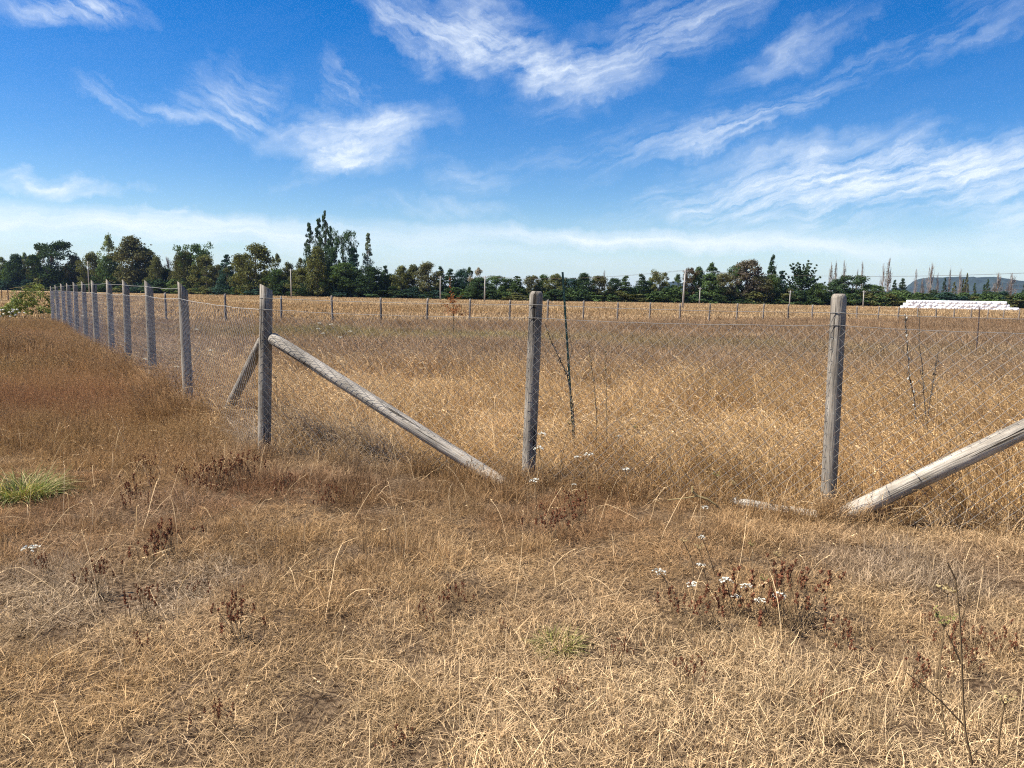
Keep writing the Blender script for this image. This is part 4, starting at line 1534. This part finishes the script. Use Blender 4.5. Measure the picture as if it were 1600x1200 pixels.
def build_undergrowth():
    """the thicket at the foot of the wood reads as one dark mass"""
    col = bpy.data.collections.new('shrubs')
    mt = leafy('undergrowth_leaf', 'instance', .22, (.45, 1.55), (1.1, 1.15, .5))
    for i in range(5):
        b = crown_broad(290 + i, -.05, 44, 44, .17, 1.0, .0, .075)
        col.objects.link(bpy.data.objects.new('%04d_shrub' % i, b.mesh('shrub', mt)))
    pts, sc, tn = [], [], []

    def put(px, ytop, wpx, c, dd):
        D = tree_dist(px) + dd
        p = at(px, horizon(px), D)
        h = max(.8, at(px, ytop, D)[2]); w = wpx / FPX * D
        j = tree_rs.uniform(1.1, 2.0)
        pts.append((p[0], D, 0)); sc.append((w * 1.15, w * 1.15, h)); tn.append(tuple(q * j for q in COLS[c]))
    x = -90
    while x < 1700:
        w = tree_rs.uniform(26, 48)
        hgt = tree_rs.uniform(12, 28) if x < 1340 else tree_rs.uniform(20, 28)
        put(x, horizon(x) + 9 - hgt, w, tree_rs.choice(['dark', 'dark', 'green', 'blue', 'olive'] if x < 700 else ['green', 'green', 'dark', 'olive']), tree_rs.uniform(-5, -1) if x < 1370 else tree_rs.uniform(4, 14))
        x += w * tree_rs.uniform(.36, .55)
    for dd in (10, 22):
        x = -80
        while x < 1690:
            w = tree_rs.uniform(30, 52)
            base = float(np.interp(x, [0, 350, 450, 600, 620, 800, 1000, 1200, 1350, 1600], [414, 422, 428, 430, 440, 447, 450, 447, 453, 459]))
            put(x, base + tree_rs.uniform(-4, 6), w, tree_rs.choice(['dark', 'blue', 'green']), dd + tree_rs.uniform(-4, 4))
            x += w * tree_rs.uniform(.45, .65)
    n = len(pts)
    o = scatter('undergrowth', 'dark thicket of shrubs along the foot of the distant tree line', col, np.array(pts), rng.integers(0, 5, n), np.array(sc), np.column_stack([np.zeros(n), np.zeros(n), rng.uniform(0, 6.28, n)]), np.array(tn))
    o['category'] = 'shrubs'


build_undergrowth()

# ------------------------------------------------------------------ utility poles and lines
def utility_pole(px, ytop, ybase, lean, label, D=None, w=.12, arm=False):
    b = G(px, ybase) if D is None else at(px, horizon(px), D) * np.array([1, 1, 0])
    t = at(px + lean, ytop, b[1])
    e = empty('utility_pole', tuple(b))
    tag(e, label, 'utility pole', 'utility poles in the field')
    mb = MB(); mb.tube([(0, 0, -.3), ((t[0] - b[0]) * .5, 0, t[2] * .5), (t[0] - b[0], 0, t[2])], [w * 1.25, w * 1.05, w * .8], 8); mb.build('shaft', M_POLE, e, True)
    mb = MB()
    tp = np.array([t[0] - b[0], 0, t[2]])
    mb.tube([tp + (-.45, 0, -.35), tp + (.45, 0, -.35)], .05, 5); mb.build('crossarm', M_POLE, e)
    for s in (-.4, .4):
        mb = MB(); mb.tube([tp + (s, 0, -.31), tp + (s, 0, -.20), tp + (s, 0, -.12)], [.03, .05, .02], 6); mb.build('insulator', M_POLE, e)
    return np.array([t[0], b[1], t[2]])


poleT = {}
poleT[137] = utility_pole(139, 408, 0, -2, 'leftmost utility pole, standing behind the left fence', 230)
poleT[454] = utility_pole(455, 420, 0, -1, 'utility pole just right of the corner post', 190, .13)
poleT[688] = utility_pole(688, 431, 0, 0, 'utility pole left of the red leaved sapling', 175, .12)
poleT[758] = utility_pole(757, 431, 0, 1, 'utility pole right of the red leaved sapling', 160, .12)
poleT[1068] = utility_pole(1067, 421, 0, 4, 'tall leaning white utility pole in the middle right of the field', 118, .12)
poleT[1094] = utility_pole(1093, 449, 0, 1, 'short utility pole against dark trees right of the leaning pole', 190, .12)
poleT[1235] = utility_pole(1234, 454, 0, 1, 'short utility pole in front of the spreading cypress', 190, .12)
poleT[1350] = utility_pole(1349, 454, 0, 1, 'short utility pole right of the third fence post', 190, .12)


def power_line(p, q, sag, label, r=.02):
    e = empty('power_line', tuple(p))
    tag(e, label, 'power line', 'overhead wires')
    mb = MB()
    for s in (-.4, .4):
        pts = []
        for k in range(17):
            t = k / 16
            c = (q - p) * t; c[2] -= sag * 4 * t * (1 - t) + .12; c[0] += s
            pts.append(c)
        mb = MB(); mb.tube(pts, r, 3, False); mb.build('conductor', M_RUST, e)


power_line(poleT[758], poleT[1068], .8, 'overhead wire from the leaning pole leftwards', .014)
power_line(poleT[1068], at(1720, 419, 95), .9, 'overhead wire from the leaning pole to the right edge', .012)
power_line(poleT[1350], at(1720, 441, 200), 1.0, 'lower overhead wire above the white bales', .022)

# ------------------------------------------------------------------ white wrapped bales
def bale_mesh(seed):
    rs = np.random.default_rng(seed); b = MB()
    n = 14
    vs = []
    for i, (y, k) in enumerate(((-.5, .0), (-.5, .86), (-.44, 1), (.44, 1), (.5, .86), (.5, 0))):
        for q in range(n):
            an = 2 * math.pi * q / n
            r = .5 * k * (1 + rs.uniform(-.015, .015))
            # slightly squared off by the load above
            cx, cz = math.cos(an), math.sin(an)
            sq = 1 / max(abs(cx), abs(cz)) ** 1.15
            vs.append((r * cx * sq, y, r * cz * sq))
    fs = []
    for i in range(5):
        for q in range(n):
            q2 = (q + 1) % n
            fs.append((i * n + q, i * n + q2, (i + 1) * n + q2, (i + 1) * n + q))
    b.add(vs, fs)
    return b.mesh('bale', M_WRAP, True)


def build_bales():
    D = 176
    a = at(1412, horizon(1412), D); c = at(1573, horizon(1573), D)
    e = empty('bale_stack', (a[0] + 1.9, D + 5, 0), R(-17))
    tag(e, 'long low stack of white plastic wrapped bales in front of the right hedge', 'bales')
    ms = [bale_mesh(500 + i) for i in range(3)]
    W = (c[0] - a[0]) * 1.0
    sz = .78
    for lay in range(3):
        x = lay * .62
        while x < W - lay * .62 - (1.0 if lay else 0):
            o = bpy.data.objects.new('bale', random.choice(ms))
            o.scale = (sz * 1.15, 1.2, sz * 1.0)
            o.location = (x + sz / 2, random.uniform(-.05, .05), .34 + lay * sz * .86)
            o.rotation_euler = (0, random.uniform(0, 6.28) if False else 0, random.uniform(-.05, .05))
            link(o, e)
            x += sz * .78


build_bales()

# ------------------------------------------------------------------ bramble bush at the end of the left fence
def build_bramble():
    c = G(44, 498)
    e = empty('bramble_bush', (c[0], c[1], 0))
    tag(e, 'green bramble bush with pale canes at the far end of the left fence', 'bush')
    rs = np.random.default_rng(61)
    Y = c[1]
    k = Y / FPX
    W = 76 * k
    b = MB(); cs = []; rr = []
    for i in range(75):
        u = rs.uniform(-.5, .5)
        hmax = np.interp(u, [-.5, -.25, -.1, .1, .4, .5], [.45, .85, 1.35, 1.72, 1.7, 1.2])
        cs.append(np.array([u * W, rs.uniform(-.7, .7), hmax * rs.uniform(.12, .95) ** .7]))
        r = rs.uniform(.16, .28); rr.append((r, r, r * .8))
    leaf_cloud(b, cs, rr, 50, .10, rs)
    o = b.build('foliage', M_LEAF, e); o.color = (.20, .225, .085, 1)
    b = MB()
    for i in range(26):
        u = rs.uniform(-.1, .55) * W; z0 = rs.uniform(.6, 1.2)
        an = rs.uniform(0, 6.28); L = rs.uniform(.4, .9)
        p = np.array([u, rs.uniform(-.5, .3), z0])
        b.tube([p, p + np.array([math.cos(an) * L * .35, math.sin(an) * .2, L * .55]), p + np.array([math.cos(an) * L * .9, math.sin(an) * .4, L * .45])], [.012, .010, .005], 4, False)
    b.build('canes', M_TANUMB, e)
    b = MB()
    for i in range(34):
        u = rs.uniform(-.62, .1) * W
        b.blob((u, -.8 + rs.uniform(-.2, .3), rs.uniform(.12, .5)), (.06, .06, .035), 6, 4, .3, rs.uniform(.4, 1))
    b.build('blossom', M_WHITE, e)


build_bramble()

# ------------------------------------------------------------------ small plants
def ribbon_stem(b, p, q, r, bend=.0, seg=4):
    p = np.array(p, float); q = np.array(q, float)
    pts = []
    for i in range(seg + 1):
        t = i / seg
        c = p + (q - p) * t
        c[0] += bend * math.sin(math.pi * t)
        pts.append(c)
    b.tube(pts, [r * (1 - .4 * i / seg) for i in range(seg + 1)], 4, False)
    return pts


def umbel(b, c, rad, rs, n=34, cup=.0, size=.4):
    """head of small umbellets on rays; cup > 0 closes it into a bird nest"""
    m = max(6, n // 3)
    for i in range(m):
        q0 = math.sqrt((i + .5) / m); an0 = i * 2.4 + rs.normal(0, .3)
        lift = rs.normal(0, .10)
        for j in range(5):
            q = q0 + rs.normal(0, .10); an = an0 + rs.normal(0, .16)
            z = (cup * q * q) * rad + lift * rad + rs.normal(0, .03) * rad - (.0 if cup else .28 * q * q * rad)
            p = np.array([c[0] + rad * q * math.cos(an), c[1] + rad * q * math.sin(an), c[2] + z])
            s = rad * size * .72 * rs.uniform(.6, 1.2)
            nrm = np.array([rs.normal(0, .55), rs.normal(0, .55), 1]); nrm /= np.linalg.norm(nrm)
            a1 = np.cross(nrm, rs.normal(0, 1, 3)); a1 /= np.linalg.norm(a1); a2 = np.cross(nrm, a1)
            b.add([p - a1 * s * .5, p - a2 * s * .5, p + a1 * s * .5, p + a2 * s * .5], [(0, 1, 2, 3)], rs.random())


def carrot_flower(px, py, depth_px, rad, label, mat, group, seed, cup=0.0, name='wild_carrot_flower', stem=M_STEM):
    """head seen at px,py; the plant stands where the ground is seen at row depth_px"""
    base = G(px, depth_px + (22 if 800 < px < 1000 and depth_px < 800 else 0))
    h = at(px, py, base[1])
    rad = rad * 1.0
    rs = np.random.default_rng(seed)
    off = rs.normal(0, .05, 2)
    e = empty(name, (h[0] + off[0], base[1] + off[1], 0))
    tag(e, label, 'flower', group)
    O = np.array(e.location)
    hp = h - O
    b = MB()
    ribbon_stem(b, (0, 0, -.02), hp - np.array([0, 0, rad * .3]), .0036, rs.normal(0, .02), 5)
    for k in range(7):
        an = 6.28 * k / 7
        b.tube([hp - np.array([0, 0, rad * .5]), hp + np.array([math.cos(an) * rad * .75, math.sin(an) * rad * .75, (cup * .5 - .1) * rad])], [.0016, .001], 3, False)
    b.build('stem', stem, e)
    b = MB()
    umbel(b, hp, rad, rs, 40 if rad > .02 else 18, cup, .42)
    b.build('flower_head', mat, e)
    for k in range(2):
        b = MB(); z = hp[2] * rs.uniform(.2, .5); an = rs.uniform(0, 6.28)
        for s in range(5):
            p = np.array([0, 0, z]) + np.array([math.cos(an), math.sin(an), .5]) * .02 * s
            d = np.array([math.cos(an + rs.normal(0, 1)), math.sin(an + rs.normal(0, 1)), .3]) * .03
            b.ribbon([p, p + d], [.003, .001], np.array([-math.sin(an), math.cos(an), 0]))
        b.build('leaf', stem, e)


WHITES = [
    (847, 676, 745, .033, 'upper white wild carrot flower right of the second post'), (842, 698, 752, .042, 'large white wild carrot flower touching the second post'),
    (921, 708, 768, .042, 'bright white wild carrot flower right of the second post'), (902, 713, 766, .028, 'small white flower next to the bright one'),
    (967, 680, 745, .028, 'lone white flower up the slope right of the second post'), (978, 732, 775, .034, 'flat white flower in dark grass right of second post'),
    (836, 748, 790, .034, 'white flower at the foot of the second post'), (897, 756, 800, .022, 'tiny white flower above the red seed heads'),
    (48, 853, 882, .045, 'single white flower at the left edge of the mown grass'),
    (1030, 890, 935, .038, 'leftmost white flower of the lower right patch'), (1097, 838, 900, .022, 'small white flower high in the lower right patch'),
    (1096, 881, 930, .026, 'white flower above the middle of the lower right patch'), (1081, 911, 950, .030, 'white flower left of middle in the lower right patch'),
    (1135, 904, 955, .034, 'white flower in the middle of the lower right patch'), (1166, 913, 962, .032, 'white flower left of the tall red seed heads'),
    (1151, 930, 968, .024, 'faint white flower low in the lower right patch'), (1187, 936, 975, .030, 'lowest white flower under the tall red seed heads'),
    (1219, 928, 980, .038, 'large white flower at the right of the lower right patch'), (1102, 791, 850, .026, 'small white flower below the curled pale stick'),
]
for i, (px, py, dp, r, lb) in enumerate(WHITES):
    carrot_flower(px, py, dp, r, lb, M_WHITE, 'white wild carrot flowers', 600 + i)
for i, (px, py, dp) in enumerate([(499, 504, 560), (518, 506, 562), (497, 513, 565), (531, 526, 575), (547, 517, 570), (505, 520, 572)]):
    carrot_flower(px, py, dp, .05, 'small white flower in the paddock between corner post and far fence', M_WHITE, 'distant white flowers in the paddock', 640 + i)
for i, (px, py, dp) in enumerate([(308, 514, 600), (330, 547, 625), (276, 572, 640), (300, 580, 640), (226, 560, 610), (145, 489, 540), (130, 493, 540)]):
    carrot_flower(px, py, dp, .035, 'small white flower beside the left fence netting', M_WHITE, 'white flowers along the left fence', 650 + i)
for i, (px, py, dp, r, lb, mt, cup) in enumerate([
    (1120, 744, 800, .032, 'green closing umbel left of the white log', M_OLIVE, .9), (1148, 756, 805, .030, 'tan nest shaped umbel above the white log', M_TANUMB, .8),
    (1476, 972, 1150, .040, 'dark olive cup shaped umbel at lower right', M_OLIVE, 1.0), (1481, 922, 1110, .036, 'tan open umbel above the dark olive cup', M_TANUMB, .3),
    (1571, 1094, 1190, .034, 'tan curled umbel at the lower right corner', M_TANUMB, .8), (1216, 868, 930, .026, 'tan umbel above the tall red seed heads', M_TANUMB, .7),
    (1175, 852, 920, .022, 'small olive umbel left above the tall red seed heads', M_OLIVE, .7), (1193, 905, 960, .022, 'olive umbel among the tall red seed heads', M_OLIVE, .6),
    (1093, 857, 915, .026, 'tan ring shaped umbel below the white flower', M_TANUMB, .8), (1068, 845, 905, .022, 'tan umbel bent to the left of a small white flower', M_TANUMB, .4),
    (431, 590, 700, .026, 'dark closed umbel right beside the corner post', M_DARKSTEM, 1.0), (890, 662, 735, .022, 'dark closed umbel right of the second post', M_OLIVE, 1.0),
    (992, 668, 740, .022, 'dark closed umbel up the slope', M_OLIVE, 1.0), (810, 685, 750, .020, 'dark closed umbel left of the second post', M_OLIVE, 1.0),
]):
    carrot_flower(px, py, dp, r, lb, mt, 'dry wild carrot umbels', 670 + i, cup, 'wild_carrot_umbel')


def seed_plant_meshes(seed, stems, hmax, spread):
    rs = np.random.default_rng(seed)
    sb = MB(); hb = MB()
    for i in range(stems):
        an = rs.uniform(0, 6.28); r = abs(rs.normal(0, spread * .5))
        base = np.array([r * math.cos(an), r * math.sin(an), 0])
        h = hmax * rs.uniform(.45, 1)
        tip = base + np.array([rs.normal(0, .05), rs.normal(0, .05), h])
        ribbon_stem(sb, base, tip, .0019, rs.normal(0, .012), 4)
        for k in range(rs.integers(1, 4)):
            c = tip - np.array([rs.normal(0, .004), rs.normal(0, .004), .021 * k])
            for q in range(12):
                v = rs.normal(0, 1, 3); v /= np.linalg.norm(v)
                p = c + v * np.array([.005, .005, .008]); d = v * .007 + np.array([0, 0, .003])
                sdv = np.cross(v, rs.normal(0, 1, 3)); sdv /= np.linalg.norm(sdv)
                hb.add([p - sdv * .0045, p + sdv * .0045, p + d], [(0, 1, 2)], rs.random())
            hb.blob(c, (.0048, .0048, .0075), 6, 4, .2, .3)
    return sb.mesh('stems', M_STEM), hb.mesh('seed_heads', M_REDHEAD)


SEEDP = [seed_plant_meshes(700 + i, 14 + 4 * (i % 3), .20 + .05 * (i % 3), .16) for i in range(5)]


def seed_plant(px, py, scale, label, group, i):
    g = G(px, py)
    e = empty('seed_head_plant', (g[0], g[1], float(gz(g[0], g[1]))), random.uniform(0, 6.28))
    tag(e, label, 'plant', group)
    for m_, nme in zip(SEEDP[i % 5], ('stems', 'seed_heads')):
        o = bpy.data.objects.new(nme, m_); o.scale = (scale * .85,) * 3; link(o, e); o['kind'] = 'stuff'


MAIN = [
    (1165, 960, 1.5, 'tall dark red seed heads left of the large white flower'), (1215, 975, 1.5, 'tall dark red seed heads beneath the large white flower'), (1245, 975, 1.3, 'rightmost red seed heads of the lower right patch'),
    (1050, 965, 1.0, 'scattered red seed heads at the left of lower right patch'), (1100, 985, 1.1, 'low red seed heads in the middle of the lower right patch'),
    (880, 835, 1.2, 'red seed heads below the second fence post'), (860, 850, 1.1, 'red seed heads at the left below the second fence post'), (905, 815, 1.1, 'red seed heads at the right below the second fence post'),
    (240, 890, 1.2, 'dark seed heads left of the grey thatch patch'), (265, 875, 1.2, 'dark seed heads right of the lone dark clump at left'), (215, 780, 1.1, 'dark seed heads right of the green grass tussock'),
    (340, 765, 1.2, 'dark seed heads left below the corner post'), (385, 760, 1.2, 'dark seed heads right below the corner post'), (310, 775, 1.1, 'dark seed heads farther left below the corner post'),
    (375, 1005, 1.0, 'red seed heads in the lower left foreground'), (355, 975, .9, 'red seed heads just above the lower left foreground clump'), (225, 970, .9, 'red seed heads left of the lower left foreground clump'),
    (150, 935, .8, 'small red seed heads near the left thatch'), (1310, 1010, 1.0, 'red seed heads right of the lower right patch'), (1490, 1030, .9, 'red seed heads under the olive cup umbel'),
    (1560, 1020, .9, 'red seed heads at the right edge'), (710, 965, .8, 'lone red seed heads in the centre foreground'), (1430, 1080, .8, 'red seed heads at the lower right stalk'),
]
for i, (px, py, s, lb) in enumerate(MAIN):
    seed_plant(px, py, s, lb, 'dark red seed head plants', i)
rs_ = random.Random(21)
for i in range(16):
    seed_plant(rs_.uniform(150, 520), rs_.uniform(740, 810), rs_.uniform(.55, .85), 'low dark seed head plant in the band left of and below corner post', 'low seed head plants below the corner post', i)
for i in range(16):
    seed_plant(rs_.uniform(30, 1570), rs_.uniform(880, 1170), rs_.uniform(.4, .65), 'small red brown seed head plant scattered in the mown grass', 'small seed head plants in the mown grass', i)


def tussock(px, py, rad, h, n, col, label, seed):
    g = G(px, py)
    e = empty('grass_tussock', (g[0], g[1], float(gz(g[0], g[1]))))
    tag(e, label, 'grass tussock', 'green grass tussocks')
    rs = np.random.default_rng(seed)
    for part, (nn, cc) in (('green_blades', (n, col)), ('dry_blades', (n // 2, (.42, .33, .17)))):
        b = MB()
        for i in range(nn):
            r = rad * math.sqrt(rs.random()) * .8; an = rs.uniform(0, 6.28)
            p = np.array([r * math.cos(an), r * math.sin(an), 0]); L = h * rs.uniform(.6, 1.5)
            ld = an + rs.normal(0, .6); d = np.array([math.cos(ld), math.sin(ld), 0]); ang = abs(rs.normal(.25, .2)) + .5 * r / rad; pts = [p.copy()]
            for s in range(5):
                ang += rs.uniform(.05, .4)
                p = p + L / 5 * (math.sin(ang) * d + math.cos(ang) * np.array([0, 0, 1.0])); p[2] = max(p[2], .005); pts.append(p.copy())
            b.ribbon(pts, [.004, .0042, .004, .0034, .0024, .0006], np.array([-d[1], d[0], rs.normal(0, .3)]), rs.random())
        o = b.build(part, M_GREEN, e); o.color = (*cc, 1)


tussock(35, 778, .30, .20, 700, (.15, .175, .062), 'large green grass tussock at the left edge', 801)
tussock(872, 1018, .11, .085, 200, (.22, .205, .07), 'small yellow green grass tussock in the centre foreground', 802)

# ------------------------------------------------------------------ single tall things in the paddock
def build_stake():
    b = G(897, 700); t = at(879, 425, b[1])
    e = empty('steel_stake', tuple(b))
    tag(e, 'leaning dark green steel stake standing right of the second fence post', 'stake')
    O = np.array(b); tp = t - O
    mb = MB()
    ax = tp / np.linalg.norm(tp)
    # T-shaped section
    def prof(w, dpt, off):
        for z0, z1 in ((-.15, 1.0),):
            p = ax * np.linalg.norm(tp) * z0; q = tp * z1
            vs = []
            for c in (p, q):
                for sx, sy in ((-1, -1), (1, -1), (1, 1), (-1, 1)):
                    vs.append(c + np.array([sx * w / 2, sy * dpt / 2 + off, 0]))
            mb.add(vs, [(0, 1, 2, 3), (4, 7, 6, 5), (0, 4, 5, 1), (1, 5, 6, 2), (2, 6, 7, 3), (3, 7, 4, 0)])
    prof(.022, .005, 0); prof(.005, .02, .012)
    mb.build('shaft', M_STAKE, e)
    for k in range(16):
        s = MB(); c = tp * (.25 + .045 * k) + np.array([0, -.006, 0])
        s.blob(c, (.007, .005, .008), 6, 4, .1); s.build('stud', M_STAKE, e)


build_stake()


def dead_stalk(name, px_pts, depth_px, r, label, seed, bits=40, mat=M_DARKSTEM, bitmat=M_TANUMB, branches=()):
    g = G(px_pts[-1][0], depth_px)
    Y = g[1]
    e = empty(name, tuple(g))
    tag(e, label, 'dead stalk', 'dead stalks in the paddock')
    O = np.array(g)
    rs = np.random.default_rng(seed)
    pts = [at(x, y, Y + rs.normal(0, .02)) - O for x, y in px_pts] + [np.array([0, 0, -.03])]
    b = MB(); b.tube(pts, list(np.linspace(r * .45, r, len(pts))), 5); b.build('stem', mat, e)
    for br in branches:
        b = MB(); q = [at(x, y, Y + rs.normal(0, .03)) - O for x, y in br]
        b.tube(q, list(np.linspace(r * .6, r * .25, len(q))), 4, False); b.build('branch', mat, e)
    b = MB(); b2 = MB()
    for i in range(bits):
        t = rs.random() * (len(pts) - 2); k = int(t); c = pts[k] + (pts[k + 1] - pts[k]) * (t - k)
        (b if i % 2 else b2).blob(c + rs.normal(0, r * .9, 3), (rs.uniform(.5, 1.1) * r,) * 2 + (rs.uniform(.8, 2.0) * r,), 5, 4, .3, rs.random())
    b.build('seed_capsules', bitmat, e); b2.build('dark_capsules', mat, e)


dead_stalk('dead_stalk', [(1414, 490), (1417, 530), (1421, 590), (1428, 620), (1432, 660), (1428, 690)], 712, .008, 'speckled pale and dark dead stalk, leftmost of three right of third post', 901, 60, M_DARKSTEM, M_WHITE)
dead_stalk('dead_stalk', [(1437, 486), (1436, 540), (1441, 570), (1443, 610), (1446, 650), (1446, 690)], 715, .007, 'thin straight dead stalk, middle of three right of third post', 902, 26, M_DARKSTEM, M_TANUMB)
dead_stalk('dead_stalk', [(1466, 548), (1461, 580), (1454, 620), (1449, 660), (1447, 695)], 715, .008, 'leaning dark dead stalk, rightmost of three right of third post', 903, 26, M_DARKSTEM, M_DARKSTEM,
           [[(1456, 610), (1470, 590), (1492, 565)], [(1448, 612), (1440, 590), (1436, 570)]])
dead_stalk('dead_stalk', [(851, 505), (862, 535), (874, 560), (886, 585), (893, 625), (897, 660)], 715, .008, 'crooked dark dead stalk leaning against the green stake', 904, 50, M_DARKSTEM, M_TANUMB, [[(884, 580), (894, 545), (889, 520)]])
dead_stalk('dead_stalk', [(918, 535), (922, 560), (928, 600), (932, 650)], 722, .006, 'pale seeding stalk right of the green stake', 905, 30, M_STEM, M_TANUMB)
dead_stalk('dead_stalk', [(948, 537), (945, 560), (947, 600), (948, 660)], 724, .006, 'tall pale seeding stalk second right of the green stake', 906, 30, M_STEM, M_TANUMB)

b = G(1524, 566); t = at(1531, 480, b[1])
e = empty('thin_stake', tuple(b)); tag(e, 'thin dark rusty stake in the paddock in front of the white bales', 'stake')
mb = MB(); mb.tube([(0, 0, -.1), (t - b) * .5, t - b], .016, 6); mb.build('shaft', M_RUST, e)
mb = MB(); mb.tube([(t - b) * .72 + np.array([-.02, -.02, 0]), (t - b) * .72 + np.array([.02, -.02, .01])], .006, 5); mb.build('wire_clip', M_WIRE, e)


def build_sapling():
    g = G(708, 527); Y = g[1]
    e = empty('sapling', tuple(g))
    tag(e, 'small withered sapling with orange brown leaves in the paddock', 'sapling')
    O = np.array(g); rs = np.random.default_rng(95)
    tp = at(703, 432, Y) - O
    b = MB()
    b.tube([(0, 0, 0), (.02, 0, .6), (-.02, 0, 1.2), tp], [.018, .014, .010, .004], 5)
    cs = []; rr = []
    for i in range(22):
        z = rs.uniform(.45, 1.5); an = rs.uniform(0, 6.28); L = rs.uniform(.25, .62) * (1.25 - z * .5)
        q = np.array([math.cos(an) * L, math.sin(an) * L, z + L * .75])
        b.tube([(0, 0, z), q * np.array([.5, .5, 1]) + np.array([0, 0, -.12]), q], [.007, .005, .003], 4, False)
        cs.append(q); rr.append((.09, .09, .12)); cs.append(q * np.array([.6, .6, .93])); rr.append((.07, .07, .08))
    for k in range(6):
        cs.append(tp * (.62 + .07 * k)); rr.append((.05, .05, .08))
    b.build('trunk', M_STEM, e)
    b = MB(); leaf_cloud(b, cs, rr, 9, .055, rs)
    o = b.build('leaves', M_LEAF, e); o.color = (.30, .105, .045, 1)


build_sapling()


def build_log():
    a = G(1146, 792); c = G(1278, 808)
    e = empty('fallen_log', tuple(a)); tag(e, 'bleached white log lying in the grass left of the third post', 'log')
    d = c - a; rs = np.random.default_rng(31)
    b = MB(); n = 12
    pts = [d * i / (n - 1) + np.array([0, .006 * math.sin(i * .9), .036 - .03 * i / n]) for i in range(n)]
    b.tube(pts, [.040 * (1 + rs.uniform(-.08, .08)) for _ in range(n)], 10)
    b.build('trunk', M_LIME, e)
    b = MB(); b.tube([pts[0] + np.array([-.003, 0, 0]), pts[0] + np.array([-.012, 0, 0])], [.044, .03], 10); b.build('broken_end', M_DARKSTEM, e)
    g = G(1083, 800)
    e = empty('curled_stick', tuple(g)); tag(e, 'curled pale stick in the grass left of the white log', 'stick')
    q = [at(x, y, g[1]) - g for x, y in ((1082, 760), (1082, 768), (1090, 775), (1105, 780), (1118, 788), (1125, 796))]
    b = MB(); b.tube(q, [.008, .010, .010, .009, .008, .006], 6); b.build('stem', M_TANUMB, e)
    b = MB(); b.tube([q[2], q[2] + np.array([-.10, 0, -.02]), q[2] + np.array([-.22, .02, -.04])], [.006, .005, .004], 5); b.build('side_twig', M_TANUMB, e)


build_log()


def build_carrot_plant():
    """branched dried wild carrot at the lower right corner"""
    g = G(1518, 1195); Y = g[1]
    e = empty('branched_weed', tuple(g)); tag(e, 'tall branched dried weed stem at the lower right corner', 'plant')
    O = np.array(g)
    for nm, pl, r in (('main_stem', [(1519, 1195), (1508, 1140), (1505, 1090), (1503, 1040), (1500, 970), (1493, 905), (1481, 880)], .0042),
                      ('branch', [(1505, 1132), (1470, 1095), (1440, 1070), (1415, 1050)], .003), ('branch', [(1520, 1180), (1545, 1150), (1568, 1110)], .003),
                      ('branch', [(1503, 1040), (1490, 1010), (1478, 985)], .003), ('branch', [(1500, 975), (1512, 940), (1518, 915)], .0022)):
        b = MB(); q = [at(x, y, Y - .02 * i) - O for i, (x, y) in enumerate(pl)]
        b.tube(q, list(np.linspace(r, r * .5, len(q))), 5, False); b.build(nm, M_STEM, e)


build_carrot_plant()


def build_bird():
    p = at(236, 383, 90)
    e = empty('bird', tuple(p)); tag(e, 'tiny dark bird flying above the tree line at left', 'bird')
    b = MB(); b.tube([(-.12, 0, 0), (-.06, 0, .01), (.04, 0, .015), (.12, 0, .03), (.17, 0, .02)], [.01, .045, .055, .03, .006], 8); b.build('body', M_DARKSTEM, e, True)
    for s in (-1, 1):
        b = MB(); b.add([(.06, s * .03, .03), (-.05, s * .03, .03), (-.04, s * .2, .10), (.03, s * .2, .11), (-.03, s * .38, .06)], [(0, 1, 2, 3), (3, 2, 4)]); b.build('wing', M_DARKSTEM, e)
    b = MB(); b.add([(-.11, -.02, 0), (-.11, .02, 0), (-.22, .05, 0), (-.22, -.05, 0)], [(0, 1, 2, 3)]); b.build('tail', M_DARKSTEM, e)


build_bird()

# ------------------------------------------------------------------ air
def build_haze():
    x, y0, y1, z0, z1 = 7200, -40, 7200, -3, 130
    vs = [(-x, y0, z0), (x, y0, z0), (x, y1, z0), (-x, y1, z0), (-x, y0, z1), (x, y0, z1), (x, y1, z1), (-x, y1, z1)]
    me = bpy.data.meshes.new('haze')
    me.from_pydata(vs, [], [(0, 3, 2, 1), (4, 5, 6, 7), (0, 1, 5, 4), (1, 2, 6, 5), (2, 3, 7, 6), (3, 0, 4, 7)])
    mt, t, out = new_mat('thin_air')
    v = nd(t, 'ShaderNodeVolumePrincipled')
    v.inputs['Color'].default_value = (.42, .60, 1, 1)
    v.inputs['Density'].default_value = .00005
    v.inputs['Anisotropy'].default_value = .2
    t.links.new(v.outputs[0], out.inputs['Volume'])
    me.materials.append(mt)
    o = link(bpy.data.objects.new('haze', me))
    tag(o, 'thin blue summer haze over the whole field', 'haze', None, 'stuff')


HAZE = True
if HAZE:
    build_haze()
